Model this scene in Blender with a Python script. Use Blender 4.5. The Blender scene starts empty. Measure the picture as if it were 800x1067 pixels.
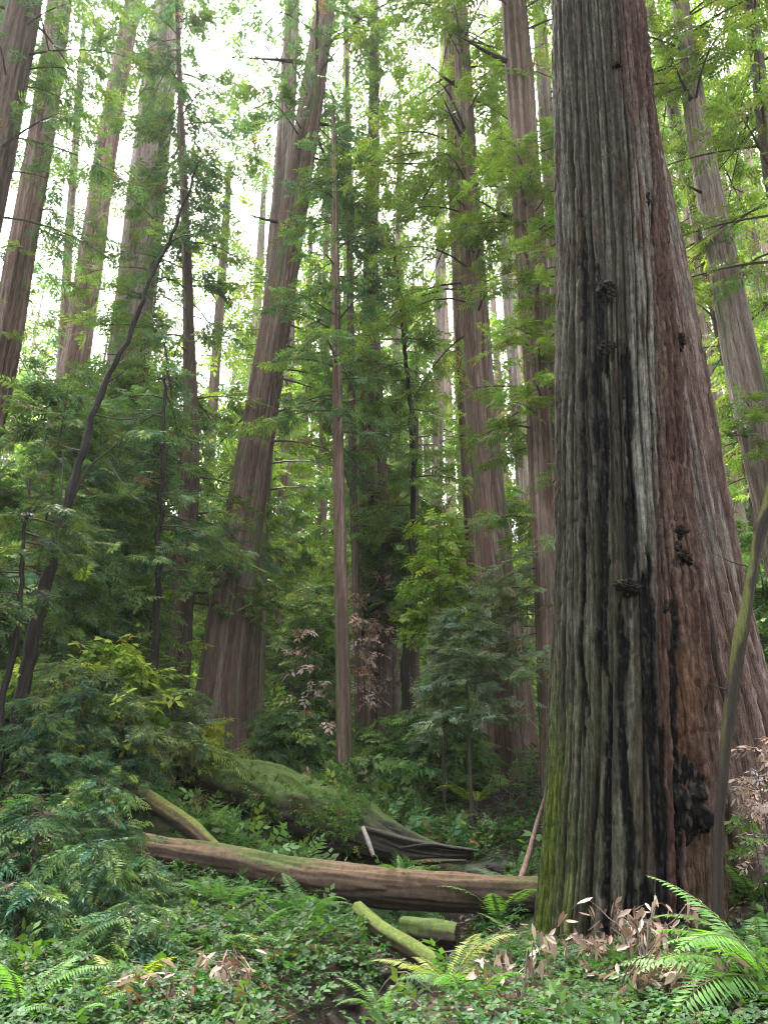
import bpy, math, time
import numpy as np
from mathutils import Vector

T0 = time.time()
rng = np.random.default_rng(7)
scene = bpy.context.scene
COL = scene.collection

# ------------------------------------------------------------------ camera
CAM = np.array([0.0, 0.0, 1.6])
FPX, PITCH = 806.0, math.radians(21.0)
CPI, SPI = math.cos(PITCH), math.sin(PITCH)


def ray(px, py):
    xc = (px - 400.0) / FPX
    yc = (533.5 - py) / FPX
    return np.array([xc, CPI - yc * SPI, SPI + yc * CPI])


def at(px, py, Y):
    d = ray(px, py)
    return CAM + d * (Y / d[1])


def depth(py, Y):
    return Y / (CPI - (533.5 - py) / FPX * SPI)


def mpp(py, Y):
    """metres per photo pixel at this height and distance"""
    return depth(py, Y) / FPX


# ------------------------------------------------------------------ noise
def _h(ix, iy, iz, s):
    h = (ix.astype(np.uint32) * np.uint32(374761393) + iy.astype(np.uint32) * np.uint32(668265263)
         + iz.astype(np.uint32) * np.uint32(2246822519) + np.uint32(s * 3266489917 & 0xffffffff))
    h = (h ^ (h >> np.uint32(15))) * np.uint32(2246822519)
    h = (h ^ (h >> np.uint32(13))) * np.uint32(3266489917)
    h = h ^ (h >> np.uint32(16))
    return (h & np.uint32(0xffff)).astype(np.float32) / 65535.0


def vn(x, y, z, s=0):
    x, y, z = np.broadcast_arrays(np.asarray(x, np.float32), np.asarray(y, np.float32), np.asarray(z, np.float32))
    ix, iy, iz = np.floor(x), np.floor(y), np.floor(z)
    fx, fy, fz = x - ix, y - iy, z - iz
    ix, iy, iz = (ix.astype(np.int64), iy.astype(np.int64), iz.astype(np.int64))
    u, v, w = fx * fx * (3 - 2 * fx), fy * fy * (3 - 2 * fy), fz * fz * (3 - 2 * fz)
    r = 0
    for a in (0, 1):
        for b in (0, 1):
            for c in (0, 1):
                r = r + _h(ix + a, iy + b, iz + c, s) * (u if a else 1 - u) * (v if b else 1 - v) * (w if c else 1 - w)
    return r


def fbm(x, y, z, s=0, o=4):
    r, a, t = 0, 1.0, 0
    for k in range(o):
        r = r + a * vn(x * 2 ** k, y * 2 ** k, z * 2 ** k, s + k * 17)
        t += a
        a *= .5
    return r / t


def sstep(a, b, x):
    t = np.clip((x - a) / (b - a), 0, 1)
    return t * t * (3 - 2 * t)


def mixc(a, b, f):
    f = np.asarray(f)[..., None]
    return np.asarray(a) * (1 - f) + np.asarray(b) * f


# ------------------------------------------------------------------ mesh building
class MB:
    """collects quads with a colour per vertex; build() links them as ONE mesh object"""

    def __init__(self):
        self.v, self.f, self.c, self.m, self.n = [], [], [], [], 0

    def add(self, v, f, c, m=0):
        v = np.asarray(v, np.float32).reshape(-1, 3)
        f = np.asarray(f, np.int32).reshape(-1, 4)
        c = np.asarray(c, np.float32)
        if c.ndim == 1:
            c = np.broadcast_to(c, (len(v), 3))
        self.v.append(v)
        self.f.append(f + self.n)
        self.c.append(c.reshape(-1, 3))
        self.m.append(np.full(len(f), m, np.int32))
        self.n += len(v)
        return self

    def data(self, name, mats, smooth=False):
        v = np.concatenate(self.v)
        f = np.concatenate(self.f)
        c = np.concatenate(self.c)
        mi = np.concatenate(self.m)
        me = bpy.data.meshes.new(name)
        me.vertices.add(len(v))
        me.vertices.foreach_set('co', v.ravel())
        me.loops.add(len(f) * 4)
        me.loops.foreach_set('vertex_index', f.ravel())
        me.polygons.add(len(f))
        me.polygons.foreach_set('loop_start', np.arange(len(f), dtype=np.int32) * 4)
        me.polygons.foreach_set('material_index', mi)
        if smooth:
            me.polygons.foreach_set('use_smooth', np.ones(len(f), bool))
        else:
            me.polygons.foreach_set('use_smooth', np.zeros(len(f), bool))
        for m in (mats if isinstance(mats, (list, tuple)) else [mats]):
            me.materials.append(m)
        a = me.color_attributes.new('Col', 'BYTE_COLOR', 'POINT')
        a.data.foreach_set('color', np.concatenate([np.clip(c, 0, 1), np.ones((len(c), 1), np.float32)], 1).ravel())
        me.update(calc_edges=True)
        return me

    def build(self, name, mats, parent=None, smooth=False, loc=None):
        if loc is not None:
            self.v = [x - np.asarray(loc, np.float32) for x in self.v]
        o = bpy.data.objects.new(name, self.data(name, mats, smooth))
        COL.objects.link(o)
        if parent is not None:
            o.parent = parent
        elif loc is not None:
            o.location = loc
        return o


def tag(o, label=None, cat=None, group=None, kind=None):
    for k, v in (('label', label), ('category', cat), ('group', group), ('kind', kind)):
        if v:
            o[k] = v
    return o


def thing(name, loc, label, cat, group=None):
    o = bpy.data.objects.new(name, None)
    COL.objects.link(o)
    o.location = [float(q) for q in loc]
    o.empty_display_size = .3
    return tag(o, label, cat, group)


# ------------------------------------------------------------------ materials
def mat(name):
    m = bpy.data.materials.new(name)
    m.use_nodes = True
    nt = m.node_tree
    nt.nodes.clear()
    return m, nt, nt.nodes, nt.links


def leaf_material(name, trans=.35, rough=.4, warm=(1.25, 1.35, .55), spec=.35):
    m, nt, N, L = mat(name)
    out = N.new('ShaderNodeOutputMaterial')
    at_ = N.new('ShaderNodeAttribute')
    at_.attribute_name = 'Col'
    p = N.new('ShaderNodeBsdfPrincipled')
    p.inputs['Roughness'].default_value = rough
    p.inputs['Specular IOR Level'].default_value = spec
    t = N.new('ShaderNodeBsdfTranslucent')
    mul = N.new('ShaderNodeMix')
    mul.data_type = 'RGBA'
    mul.blend_type = 'MULTIPLY'
    mul.inputs['Factor'].default_value = 1
    mul.clamp_result = False
    L.new(at_.outputs['Color'], mul.inputs['A'])
    mul.inputs['B'].default_value = (*warm, 1)
    mx = N.new('ShaderNodeMixShader')
    mx.inputs[0].default_value = trans
    L.new(at_.outputs['Color'], p.inputs['Base Color'])
    L.new(mul.outputs['Result'], t.inputs['Color'])
    L.new(p.outputs[0], mx.inputs[1])
    L.new(t.outputs[0], mx.inputs[2])
    L.new(mx.outputs[0], out.inputs[0])
    return m


def bark_material(name, scale=(22, 22, 1.6), bump=.6, dist=.02, lo=.55, hi=1.35, rough=.85, spec=.2):
    m, nt, N, L = mat(name)
    out = N.new('ShaderNodeOutputMaterial')
    at_ = N.new('ShaderNodeAttribute')
    at_.attribute_name = 'Col'
    tc = N.new('ShaderNodeTexCoord')
    mp = N.new('ShaderNodeMapping')
    mp.inputs['Scale'].default_value = scale
    L.new(tc.outputs['Object'], mp.inputs['Vector'])
    n1 = N.new('ShaderNodeTexNoise')
    n1.inputs['Scale'].default_value = 1
    n1.inputs['Detail'].default_value = 5
    n1.inputs['Roughness'].default_value = .65
    n1.inputs['Distortion'].default_value = .5
    L.new(mp.outputs[0], n1.inputs['Vector'])
    n2 = N.new('ShaderNodeTexNoise')
    n2.inputs['Scale'].default_value = 45
    n2.inputs['Detail'].default_value = 3
    L.new(tc.outputs['Object'], n2.inputs['Vector'])
    ad = N.new('ShaderNodeMath')
    ad.operation = 'MULTIPLY_ADD'
    ad.inputs[1].default_value = .3
    L.new(n2.outputs[0], ad.inputs[0])
    L.new(n1.outputs[0], ad.inputs[2])
    mr = N.new('ShaderNodeMapRange')
    mr.inputs['From Min'].default_value = .42
    mr.inputs['From Max'].default_value = .9
    mr.inputs['To Min'].default_value = lo
    mr.inputs['To Max'].default_value = hi
    L.new(ad.outputs[0], mr.inputs['Value'])
    mul = N.new('ShaderNodeVectorMath')
    mul.operation = 'SCALE'
    L.new(at_.outputs['Color'], mul.inputs[0])
    L.new(mr.outputs[0], mul.inputs['Scale'])
    p = N.new('ShaderNodeBsdfPrincipled')
    p.inputs['Roughness'].default_value = rough
    p.inputs['Specular IOR Level'].default_value = spec
    L.new(mul.outputs[0], p.inputs['Base Color'])
    b = N.new('ShaderNodeBump')
    b.inputs['Strength'].default_value = bump
    b.inputs['Distance'].default_value = dist
    L.new(ad.outputs[0], b.inputs['Height'])
    L.new(b.outputs[0], p.inputs['Normal'])
    L.new(p.outputs[0], out.inputs[0])
    return m


M_LEAF = leaf_material('conifer_foliage', .36, .5, (1.15, 1.3, .6), .2)
M_BROAD = leaf_material('broad_leaf', .42, .55, (1.3, 1.4, .5), .2)
M_DEAD = leaf_material('withered_leaf', .2, .6, (1.1, .95, .7))
M_BARK = bark_material('redwood_bark', (24, 24, 2.2), .9, .04, .4, 1.6)
M_BARK_NEAR = bark_material('furrowed_bark', (48, 48, 5), 1.0, .03, .3, 1.7, .9, .06)
M_TWIG = bark_material('twig_bark', (60, 60, 8), .3, .004)
M_LOG = bark_material('rotting_wood', (14, 14, 14), .6, .02, .5, 1.4)
M_GROUND = bark_material('forest_floor', (7, 7, 7), .8, .05, .5, 1.5, .95, .1)
M_ROCK = bark_material('creek_stone', (9, 9, 9), .4, .02, .7, 1.25, .7, .3)

# ------------------------------------------------------------------ terrain
GP = []


def gp(px, py, Y):
    GP.append(at(px, py, Y))


for a in [(222, 788, 20), (256, 778, 22), (360, 818, 17), (398, 792, 22), (418, 798, 19), (535, 812, 17), (181, 748, 20),
          (18, 748, 11.5), (510, 868, 14.2), (540, 900, 12), (330, 890, 12.8), (200, 850, 12.6), (300, 945, 8.9), (440, 965, 8.6), (150, 915, 9.4),
          (340, 1045, 5.7), (340, 1075, 5.0), (600, 1067, 4.6), (660, 985, 7.2), (570, 970, 7.4), (750, 985, 7.4),
          (790, 905, 8.6), (800, 800, 10.5), (860, 740, 13), (0, 1075, 4.6), (0, 965, 7), (100, 940, 7.9), (200, 1000, 6.4), (0, 880, 9), (100, 1040, 5.2), (800, 1075, 4.4),
          (440, 1000, 6.6), (470, 960, 8.6), (500, 905, 11),
          (98, 662, 26), (30, 660, 28), (290, 745, 30), (440, 735, 30), (600, 735, 28), (560, 780, 20), (760, 660, 24), (-200, 720, 14), (-120, 800, 8), (1000, 760, 13), (980, 900, 7)]:
    gp(*a)
for a in [(0, 0, 0), (-4, 0, .25), (4, 0, .2), (0, -8, -.5), (-14, -4, 3), (14, -4, 2.5), (0, 2.5, .3), (-3, 2.5, .4), (3, 2.5, .35),
          (-30, 0, 9), (30, 0, 8), (0, -30, -3), (-40, 40, 22), (-15, 45, 15), (0, 48, 11.5), (15, 45, 13), (40, 40, 20), (-22, 25, 10), (24, 24, 9),
          (-40, 75, 34), (0, 78, 24), (40, 75, 32), (-75, -30, 14), (75, -30, 14), (-78, 40, 34), (78, 40, 34), (-70, 78, 42), (70, 78, 42)]:
    GP.append(np.array(a, float))
GP = np.array(GP)
_c = GP[:, :2]
_d = np.linalg.norm(_c[:, None] - _c[None], axis=2)
_A = np.zeros((len(GP) + 3,) * 2)
_A[:len(GP), :len(GP)] = _d - .02 * np.eye(len(GP))
_A[:len(GP), len(GP)] = 1
_A[:len(GP), len(GP) + 1:] = _c
_A[len(GP), :len(GP)] = 1
_A[len(GP) + 1:, :len(GP)] = _c.T
_W = np.linalg.solve(_A, np.concatenate([GP[:, 2], [0, 0, 0]]))

CREEK = np.array([at(*q)[:2] for q in [(330, 1090, 4.6), (345, 1045, 5.7), (400, 1012, 6.3), (450, 985, 7.2), (470, 955, 8.8), (505, 908, 11), (545, 897, 12.2), (580, 890, 13.5)]])


def creek_dist(x, y):
    p = np.stack([x, y], -1)
    best = np.full(x.shape, 1e9)
    for a, b in zip(CREEK[:-1], CREEK[1:]):
        ab = b - a
        t = np.clip(((p - a) @ ab) / (ab @ ab), 0, 1)
        best = np.minimum(best, np.linalg.norm(p - (a + t[..., None] * ab), axis=-1))
    return best


CARVE = [(*at(230, 880, 13.2)[:2], .8, .40), (*at(300, 890, 12.6)[:2], .8, .45), (*at(370, 895, 12.1)[:2], .8, .45), (*at(440, 900, 11.8)[:2], .7, .10), (*at(150, 870, 11.0)[:2], .6, .25), (*at(200, 850, 13.6)[:2], .7, .3)]


def gz(x, y):
    x = np.asarray(x, float)
    y = np.asarray(y, float)
    sh = x.shape
    xf, yf = x.ravel(), y.ravel()
    r = np.zeros(len(xf))
    for i in range(0, len(xf), 20000):
        s = slice(i, i + 20000)
        d = np.sqrt((xf[s, None] - _c[None, :, 0]) ** 2 + (yf[s, None] - _c[None, :, 1]) ** 2)
        r[s] = d @ _W[:len(GP)] + _W[len(GP)] + xf[s] * _W[-2] + yf[s] * _W[-1]
    n = (fbm(xf * .8, yf * .8, 0, 3, 4) - .5) * .35 + (vn(xf * .2, yf * .2, 0, 9) - .5) * .5 * np.clip((yf - 12) / 20, 0, 1)
    cd = creek_dist(xf, yf)
    r = r + n * np.clip(np.hypot(xf, yf) / 3, 0, 1) * (1 - .6 * np.exp(-(cd / .5) ** 2)) - .30 * np.exp(-(cd / .4) ** 2)
    for lx, ly, lr, lh in CARVE:
        r = r - lh * np.exp(-((xf - lx) ** 2 + (yf - ly) ** 2) / lr ** 2)
    return r.reshape(sh)


def gz1(x, y):
    return float(gz(np.array([x]), np.array([y]))[0])


def hit(px, py, y0=3.0, y1=60.0):
    """where the ray through a photo pixel meets the ground"""
    Y = np.concatenate([np.arange(y0, 20, .04), np.arange(20, y1, .2)])
    d = ray(px, py)
    P = CAM + d * (Y / d[1])[:, None]
    below = P[:, 2] < gz(P[:, 0], P[:, 1])
    i = int(np.argmax(below)) if below.any() else len(Y) - 1
    p = P[i]
    return np.array([p[0], p[1], gz1(p[0], p[1])])


def build_ground():
    def axis(lo, hi, fine_lo, fine_hi, h):
        a = [fine_lo]
        s = h
        while a[-1] > lo:
            s *= 1.12
            a.append(max(lo, a[-1] - s))
        a = a[::-1]
        a += list(np.arange(fine_lo + h, fine_hi, h))
        s = h
        while a[-1] < hi:
            s *= 1.12
            a.append(min(hi, a[-1] + s))
        return np.array(a)
    xs = axis(-78, 78, -7, 7, .07)
    ys = axis(-30, 80, 3.2, 15, .07)
    X, Y = np.meshgrid(xs, ys)
    Z = gz(X, Y)
    near = np.clip((16 - Y) / 4, 0, 1) * (Y > 2)
    Z = Z + near * (fbm(X * 5, Y * 5, 0, 31, 3) - .5) * .09
    cd = creek_dist(X, Y)
    n = fbm(X * 1.3, Y * 1.3, 0, 5, 4)
    n2 = fbm(X * 6, Y * 6, 0, 8, 3)
    c = mixc((.03, .021, .015), (.06, .043, .03), n2)
    c = mixc(c, (.025, .045, .014), sstep(.45, .6, n))
    c = mixc(c, (.016, .012, .010), np.exp(-(cd / .45) ** 2))
    gx, gy = at(540, 900, 12)[:2]
    g = np.exp(-(((X - gx) / .9) ** 2 + ((Y - gy) / .8) ** 2))
    c = mixc(c, (.12, .105, .105), sstep(.25, .7, g + (n2 - .5) * .5))
    bx, by = at(515, 858, 14.6)[:2]
    g = np.exp(-(((X - bx) / 1.3) ** 2 + ((Y - by) / 1.1) ** 2))
    c = mixc(c, (.05, .028, .026), sstep(.2, .6, g))
    h, w = X.shape
    idx = np.arange(h * w).reshape(h, w)
    f = np.stack([idx[:-1, :-1], idx[:-1, 1:], idx[1:, 1:], idx[1:, :-1]], -1)
    b = MB().add(np.stack([X, Y, Z], -1), f, c.reshape(-1, 3))
    tag(b.build('ground', M_GROUND, smooth=True), kind='structure')


build_ground()


# ------------------------------------------------------------------ tubes and trunks
def grid_faces(rows, cols, base=0):
    i = np.arange(rows * cols).reshape(rows, cols)
    j = np.roll(i, -1, 1)
    return np.stack([i[:-1], j[:-1], j[1:], i[1:]], -1).reshape(-1, 4) + base


def resample(P, R, n):
    P = np.asarray(P, float)
    R = np.asarray(R, float)
    d = np.concatenate([[0], np.cumsum(np.linalg.norm(np.diff(P, axis=0), axis=1))])
    s = np.linspace(0, d[-1], n)
    # smooth interpolation (Catmull-Rom through the points)
    out = np.zeros((n, 3))
    k = np.clip(np.searchsorted(d, s, 'right') - 1, 0, len(P) - 2)
    t = (s - d[k]) / np.maximum(d[k + 1] - d[k], 1e-9)
    def tang(i):
        a, b = np.clip(i - 1, 0, len(P) - 1), np.clip(i + 1, 0, len(P) - 1)
        return (P[b] - P[a]) / np.maximum((d[b] - d[a]), 1e-9)[:, None]
    L = (d[k + 1] - d[k])[:, None]
    m0, m1 = tang(k) * L, tang(k + 1) * L
    t = t[:, None]
    out = (2 * t ** 3 - 3 * t ** 2 + 1) * P[k] + (t ** 3 - 2 * t ** 2 + t) * m0 + (-2 * t ** 3 + 3 * t ** 2) * P[k + 1] + (t ** 3 - t ** 2) * m1
    return out, np.interp(s, d, R), s


def tube(P, R, sides=8, n=None, bump=0., seed=0, freq=6.):
    """a bent tapering tube along any path: verts, faces, unit normals, distance along"""
    n = n or len(P)
    C, r, s = resample(P, R, n)
    T = np.gradient(C, axis=0)
    T /= np.linalg.norm(T, axis=1, keepdims=True) + 1e-9
    up = np.array([0, 0, 1.0]) if abs(T[:, 2]).mean() < .8 else np.array([0, 1.0, 0])
    U = np.cross(T, up)
    U /= np.linalg.norm(U, axis=1, keepdims=True) + 1e-9
    V = np.cross(U, T)
    a = np.linspace(0, 2 * np.pi, sides, endpoint=False)
    D = U[:, None] * np.cos(a)[None, :, None] + V[:, None] * np.sin(a)[None, :, None]
    rr = np.broadcast_to(r[:, None], (n, sides)).copy()
    if bump:
        rr = rr * (1 + bump * 2 * (fbm(np.cos(a)[None] * 1.3 + 5, np.sin(a)[None] * 1.3, s[:, None] * freq * .15, seed, 3) - .5)
                   + bump * (vn(np.cos(a)[None] * 4, np.sin(a)[None] * 4, s[:, None] * freq * .4, seed + 5) - .5))
    v = C[:, None] + D * rr[..., None]
    return v, grid_faces(n, sides), D, s


def furrows(a, z, R, period, seed, wand=1.0):
    """long vertical grooves between bark ridges that wander, fork and fade: two depths, 0 on a ridge and 1 in a groove"""
    n = max(5, int(round(2 * math.pi * R / period)))
    ca, sa = np.cos(a), np.sin(a)
    k = max(R / .3, .8)
    w = (fbm(ca * k, sa * k, z * .22, seed + 60, 3) - .5) * 3.2 * wand + (fbm(ca * k * 4, sa * k * 4, z * .9, seed + 61, 2) - .5) * 1.0 * wand
    ph = a * n / (2 * math.pi) + w
    g1 = 1 - np.abs(np.sin(math.pi * ph)) ** .42
    g2 = 1 - np.abs(np.sin(math.pi * (ph * 2.0 + .37 + (vn(ca * k * 3, sa * k * 3, z * .6, seed + 62) - .5) * 2))) ** .5
    am = sstep(.2, .65, vn(ca * k * 2.5, sa * k * 2.5, z * .3, seed + 63))
    return sstep(.12, .8, g1) * (.35 + .65 * am), sstep(.2, .85, g2) * sstep(.3, .7, vn(ca * k * 3, sa * k * 3, z * .45, seed + 64))


def trunk_mesh(P, R, cols, rows, seed, fur=.06, fine=.02, colours=None, moss=.0, flare=.5, twist=0., sp_big=.22, kz=.16, kink=0.):
    """upright trunk: horizontal rings pushed in and out by vertical bark furrows"""
    C, r, s = resample(P, R, rows)
    a = np.linspace(0, 2 * np.pi, cols, endpoint=False)
    z = C[:, 2] - C[0, 2]
    if kink:
        C[:, 0] += (fbm(z * 2.6, 0 * z, 0 * z, seed + 80, 3) - .5) * kink * 2
        C[:, 1] += (fbm(z * 2.6, 0 * z + 7, 0 * z, seed + 81, 3) - .5) * kink * 2
        r = r * (.8 + .5 * fbm(z * 3, 0 * z, 0 * z, seed + 82, 3))
    ca, sa = np.cos(a)[None], np.sin(a)[None]
    r0 = r.mean()
    tw = twist * z[:, None]
    ca2, sa2 = np.cos(a[None] + tw), np.sin(a[None] + tw)
    k = r0 / sp_big
    n1 = vn(ca2 * k, sa2 * k, z[:, None] * kz, seed)
    n2 = vn(ca2 * k * 5, sa2 * k * 5, z[:, None] * kz * 6, seed + 2)
    gr, gr2 = furrows(a[None] + tw, z[:, None], r0, sp_big * .62, seed)
    d = -fur * (1.5 * gr + .7 * gr2) - fine * 2 * np.abs(n2 - .5) * 2 + fur * (n1 - .5)
    lob = 1 + flare * np.exp(-z[:, None] / (1.1 * r[0])) * (.35 + .9 * vn(ca * 1.5 + 3, sa * 1.5, .3, seed + 8))
    rr = r[:, None] * (lob + d + .12 * (fbm(ca * 1.5, sa * 1.5, z[:, None] * .45, seed + 84, 3) - .5))
    v = np.stack([C[:, 0, None] + rr * ca, C[:, 1, None] + rr * sa, np.broadcast_to(C[:, 2, None], rr.shape)], -1)
    c1, c2, c3 = colours or ((.21, .125, .095), (.30, .21, .17), (.12, .075, .06))
    nn = vn(ca2 * k * 2.5, sa2 * k * 2.5, z[:, None] * kz * .8, seed + 12)
    c = mixc(c1, c2, sstep(.35, .75, nn))
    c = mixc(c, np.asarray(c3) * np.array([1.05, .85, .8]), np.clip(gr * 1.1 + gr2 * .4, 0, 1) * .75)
    c = mixc(c, c3, sstep(.6, .85, vn(ca2 * k * 1.3, sa2 * k * 1.3, z[:, None] * .25, seed + 14)))
    if moss:
        ms = fbm(ca * 1.2, sa * 1.2, z[:, None] * .5, seed + 20, 4)
        c = mixc(c, (.07, .095, .035), sstep(.62 - moss * .25, .78 - moss * .2, ms) * .75)
    return v, grid_faces(rows, cols), c.reshape(-1, 3), (C, r, z)


# ------------------------------------------------------------------ foliage
def q(base, d, side, l, w, lift=0., fold=0.):
    """diamond leaf: 4 points"""
    b = np.array(base, float)
    d = np.array(d, float)
    sd = np.array(side, float)
    return [b, b + d * l * .42 + sd * w + np.array([0, 0, fold]), b + d * l + np.array([0, 0, lift]), b + d * l * .42 - sd * w + np.array([0, 0, fold])]


def tmpl_conifer(k, wid, seed, spread=.9):
    r = np.random.default_rng(seed)
    L = []
    for i in range(k):
        x = .06 + .86 * i / k
        for s in (-1, 1):
            a = s * (spread + r.uniform(-.15, .15))
            l = (.44 - .26 * x) * r.uniform(.75, 1.2)
            d = (math.cos(a), math.sin(a), 0)
            L.append(q((x + r.uniform(-.02, .02), 0, 0), d, (-d[1], d[0], 0), l, wid * r.uniform(.8, 1.2), -.10 * l - r.uniform(0, .05), .02))
    L.append(q((.82, 0, 0), (1, 0, 0), (0, 1, 0), .3, wid, -.05))
    return np.array(L)


def tmpl_broad(k, seed, wid=.10, ln=.36):
    r = np.random.default_rng(seed)
    L = []
    for i in range(k):
        x = .12 + .8 * i / k
        s = 1 if i % 2 else -1
        a = s * r.uniform(.5, 1.3)
        tl = r.uniform(-.35, .25)
        d = np.array((math.cos(a) * math.cos(tl), math.sin(a) * math.cos(tl), math.sin(tl)))
        sd = np.array((-math.sin(a), math.cos(a), r.uniform(-.5, .5)))
        L.append(q((x, 0, 0), d, sd / np.linalg.norm(sd), ln * r.uniform(.7, 1.2), wid * r.uniform(.8, 1.15), -.04, -.02))
    L.append(q((.85, 0, 0), (1, 0, -.2), (0, 1, 0), ln, wid, -.05))
    return np.array(L)


TM = {'near': [tmpl_conifer(7, .042, i, 1.0) for i in range(4)],
      'mid': [tmpl_conifer(5, .058, 10 + i) for i in range(4)],
      'far': [tmpl_conifer(3, .095, 20 + i) for i in range(4)],
      'broad': [tmpl_broad(6, 30 + i) for i in range(4)],
      'broadfar': [tmpl_broad(4, 40 + i, .13, .42) for i in range(4)],
      'dead': [tmpl_broad(5, 50 + i, .075, .42) for i in range(4)]}


def put(mb, kind, pos, X, Nn, scale, col, jit=.22, m=0):
    """stamp a leaf spray at every position, lying along X with normal near Nn"""
    n = len(pos)
    if n == 0:
        return
    X = X / (np.linalg.norm(X, axis=1, keepdims=True) + 1e-9)
    Y = np.cross(Nn, X)
    Y /= (np.linalg.norm(Y, axis=1, keepdims=True) + 1e-9)
    Z = np.cross(X, Y)
    which = rng.integers(0, 4, n)
    for w in range(4):
        i = np.nonzero(which == w)[0]
        if len(i) == 0:
            continue
        t = TM[kind][w]                       # (q,4,3)
        nq = len(t)
        tv = t.reshape(-1, 3)
        v = pos[i, None] + scale[i, None, None] * (X[i, None] * tv[None, :, 0, None] + Y[i, None] * tv[None, :, 1, None] + Z[i, None] * tv[None, :, 2, None])
        f = np.arange(len(i) * nq * 4).reshape(-1, 4)
        cj = rng.uniform(1 - jit, 1 + jit, (len(i), nq, 1, 1)) * np.ones((1, 1, 4, 1))
        c = col[i, None, None, :] * cj
        mb.add(v, f, c.reshape(-1, 3), m)


def foliage_cols(n, base, var=.3, tip=None, tipf=None):
    base = np.asarray(base, float)
    b = rng.uniform(1 - var, 1 + var, (n, 1)) * base[None]
    brown = rng.uniform(size=n) < .035
    b[brown] = b[brown].mean(1, keepdims=True) * np.array([1.5, 1.0, .6])
    hue = rng.normal(0, .15, (n, 1))
    b = b * np.concatenate([1 + hue, np.ones((n, 1)), 1 - hue], 1)
    if tip is not None:
        b = mixc(b, np.asarray(tip), tipf)
    return np.clip(b, .005, .6)


def branches(mb, P0, az, Lb, rise, droop, kind, spray, col, NS=12, NK=4, var=.3, tip=None, flat=.55, twig=True, rad=.018, side=.42, tw_col=(.07, .05, .04), dens=1., hang=.25):
    """boughs from points P0: each a drooping axis with side shoots that carry flat leaf sprays"""
    B = len(P0)
    if B == 0:
        return
    P0 = np.asarray(P0, float)
    dirb = np.stack([np.cos(az), np.sin(az), np.zeros(B)], 1)

    def path(i, t):
        return P0[i] + dirb[i] * (Lb[i] * t)[:, None] + np.stack([0 * t, 0 * t, Lb[i] * (rise[i] * t - droop[i] * t * t)], 1)
    if twig:
        ts = np.linspace(0, 1, 6)
        ii = np.repeat(np.arange(B), 6)
        pp = path(ii, np.tile(ts, B)).reshape(B, 6, 3)
        perp = np.stack([-dirb[:, 1], dirb[:, 0], 0 * dirb[:, 0]], 1)
        r = (rad * np.maximum(Lb, .3) ** .7)[:, None] * (1 - .88 * ts)[None]
        ring = [perp, np.array([0, 0, 1.]) + 0 * perp, -perp, np.array([0, 0, -1.]) + 0 * perp]
        v = np.stack([pp + rg[:, None] * r[..., None] for rg in ring], 2)      # B,6,4,3
        i = np.arange(B * 24).reshape(B, 6, 4)
        j = np.roll(i, -1, 2)
        f = np.stack([i[:, :-1], j[:, :-1], j[:, 1:], i[:, 1:]], -1)
        mb.add(v, f, np.array(tw_col), 1)
    b = np.repeat(np.arange(B), NS)
    j = np.tile(np.arange(NS), B)
    t = np.clip(.12 + .88 * (j + rng.uniform(0, 1, len(j))) / NS, 0, 1)
    sgn = np.where(rng.uniform(size=len(j)) < .5, -1, 1)
    ang = az[b] + sgn * rng.uniform(.5, 1.15, len(j))
    ls = side * Lb[b] * (1.05 - .72 * t) * rng.uniform(.55, 1.2, len(j))
    S0 = path(b, t)
    sd = np.stack([np.cos(ang), np.sin(ang), 0 * ang], 1)
    # sprays along side shoots
    k = np.tile(np.arange(NK), len(j))
    s = np.repeat(np.arange(len(j)), NK)
    fr = (k + rng.uniform(.2, .9, len(k))) / NK
    keep = (rng.uniform(size=len(k)) < dens * np.clip(ls[s] / (spray * .55) / NK * 1.6, .25, 1))
    s, fr = s[keep], fr[keep]
    n = len(s)
    dz = -(droop[b[s]] * .5 + hang * .5) * fr ** 2 * ls[s] + rng.normal(0, .05, n) * ls[s]
    pos = S0[s] + sd[s] * (ls[s] * fr)[:, None] + np.stack([0 * dz, 0 * dz, dz], 1)
    a2 = ang[s] + rng.normal(0, .55, n)
    pit = -hang + rng.normal(0, .28, n) - .25 * droop[b[s]]
    X = np.stack([np.cos(a2) * np.cos(pit), np.sin(a2) * np.cos(pit), np.sin(pit)], 1)
    Nn = np.stack([rng.normal(0, flat, n), rng.normal(0, flat, n), np.ones(n)], 1)
    sc = spray * rng.uniform(.5, 1.4, n)
    tf = None
    if tip is not None:
        tf = np.clip((fr * .5 + t[s] * .6) ** 2 * rng.uniform(0, 1, n), 0, 1)
    shade = rng.uniform(1 - var, 1 + var, B)
    c = foliage_cols(n, col, var, tip, tf) * shade[b[s], None]
    put(mb, kind, pos, X, Nn, sc, c)


def put_on(mb, n, area):
    pass

HAZE, SKY, SUN, EXPO = .0003, .15, 2.4, 3.5

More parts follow.
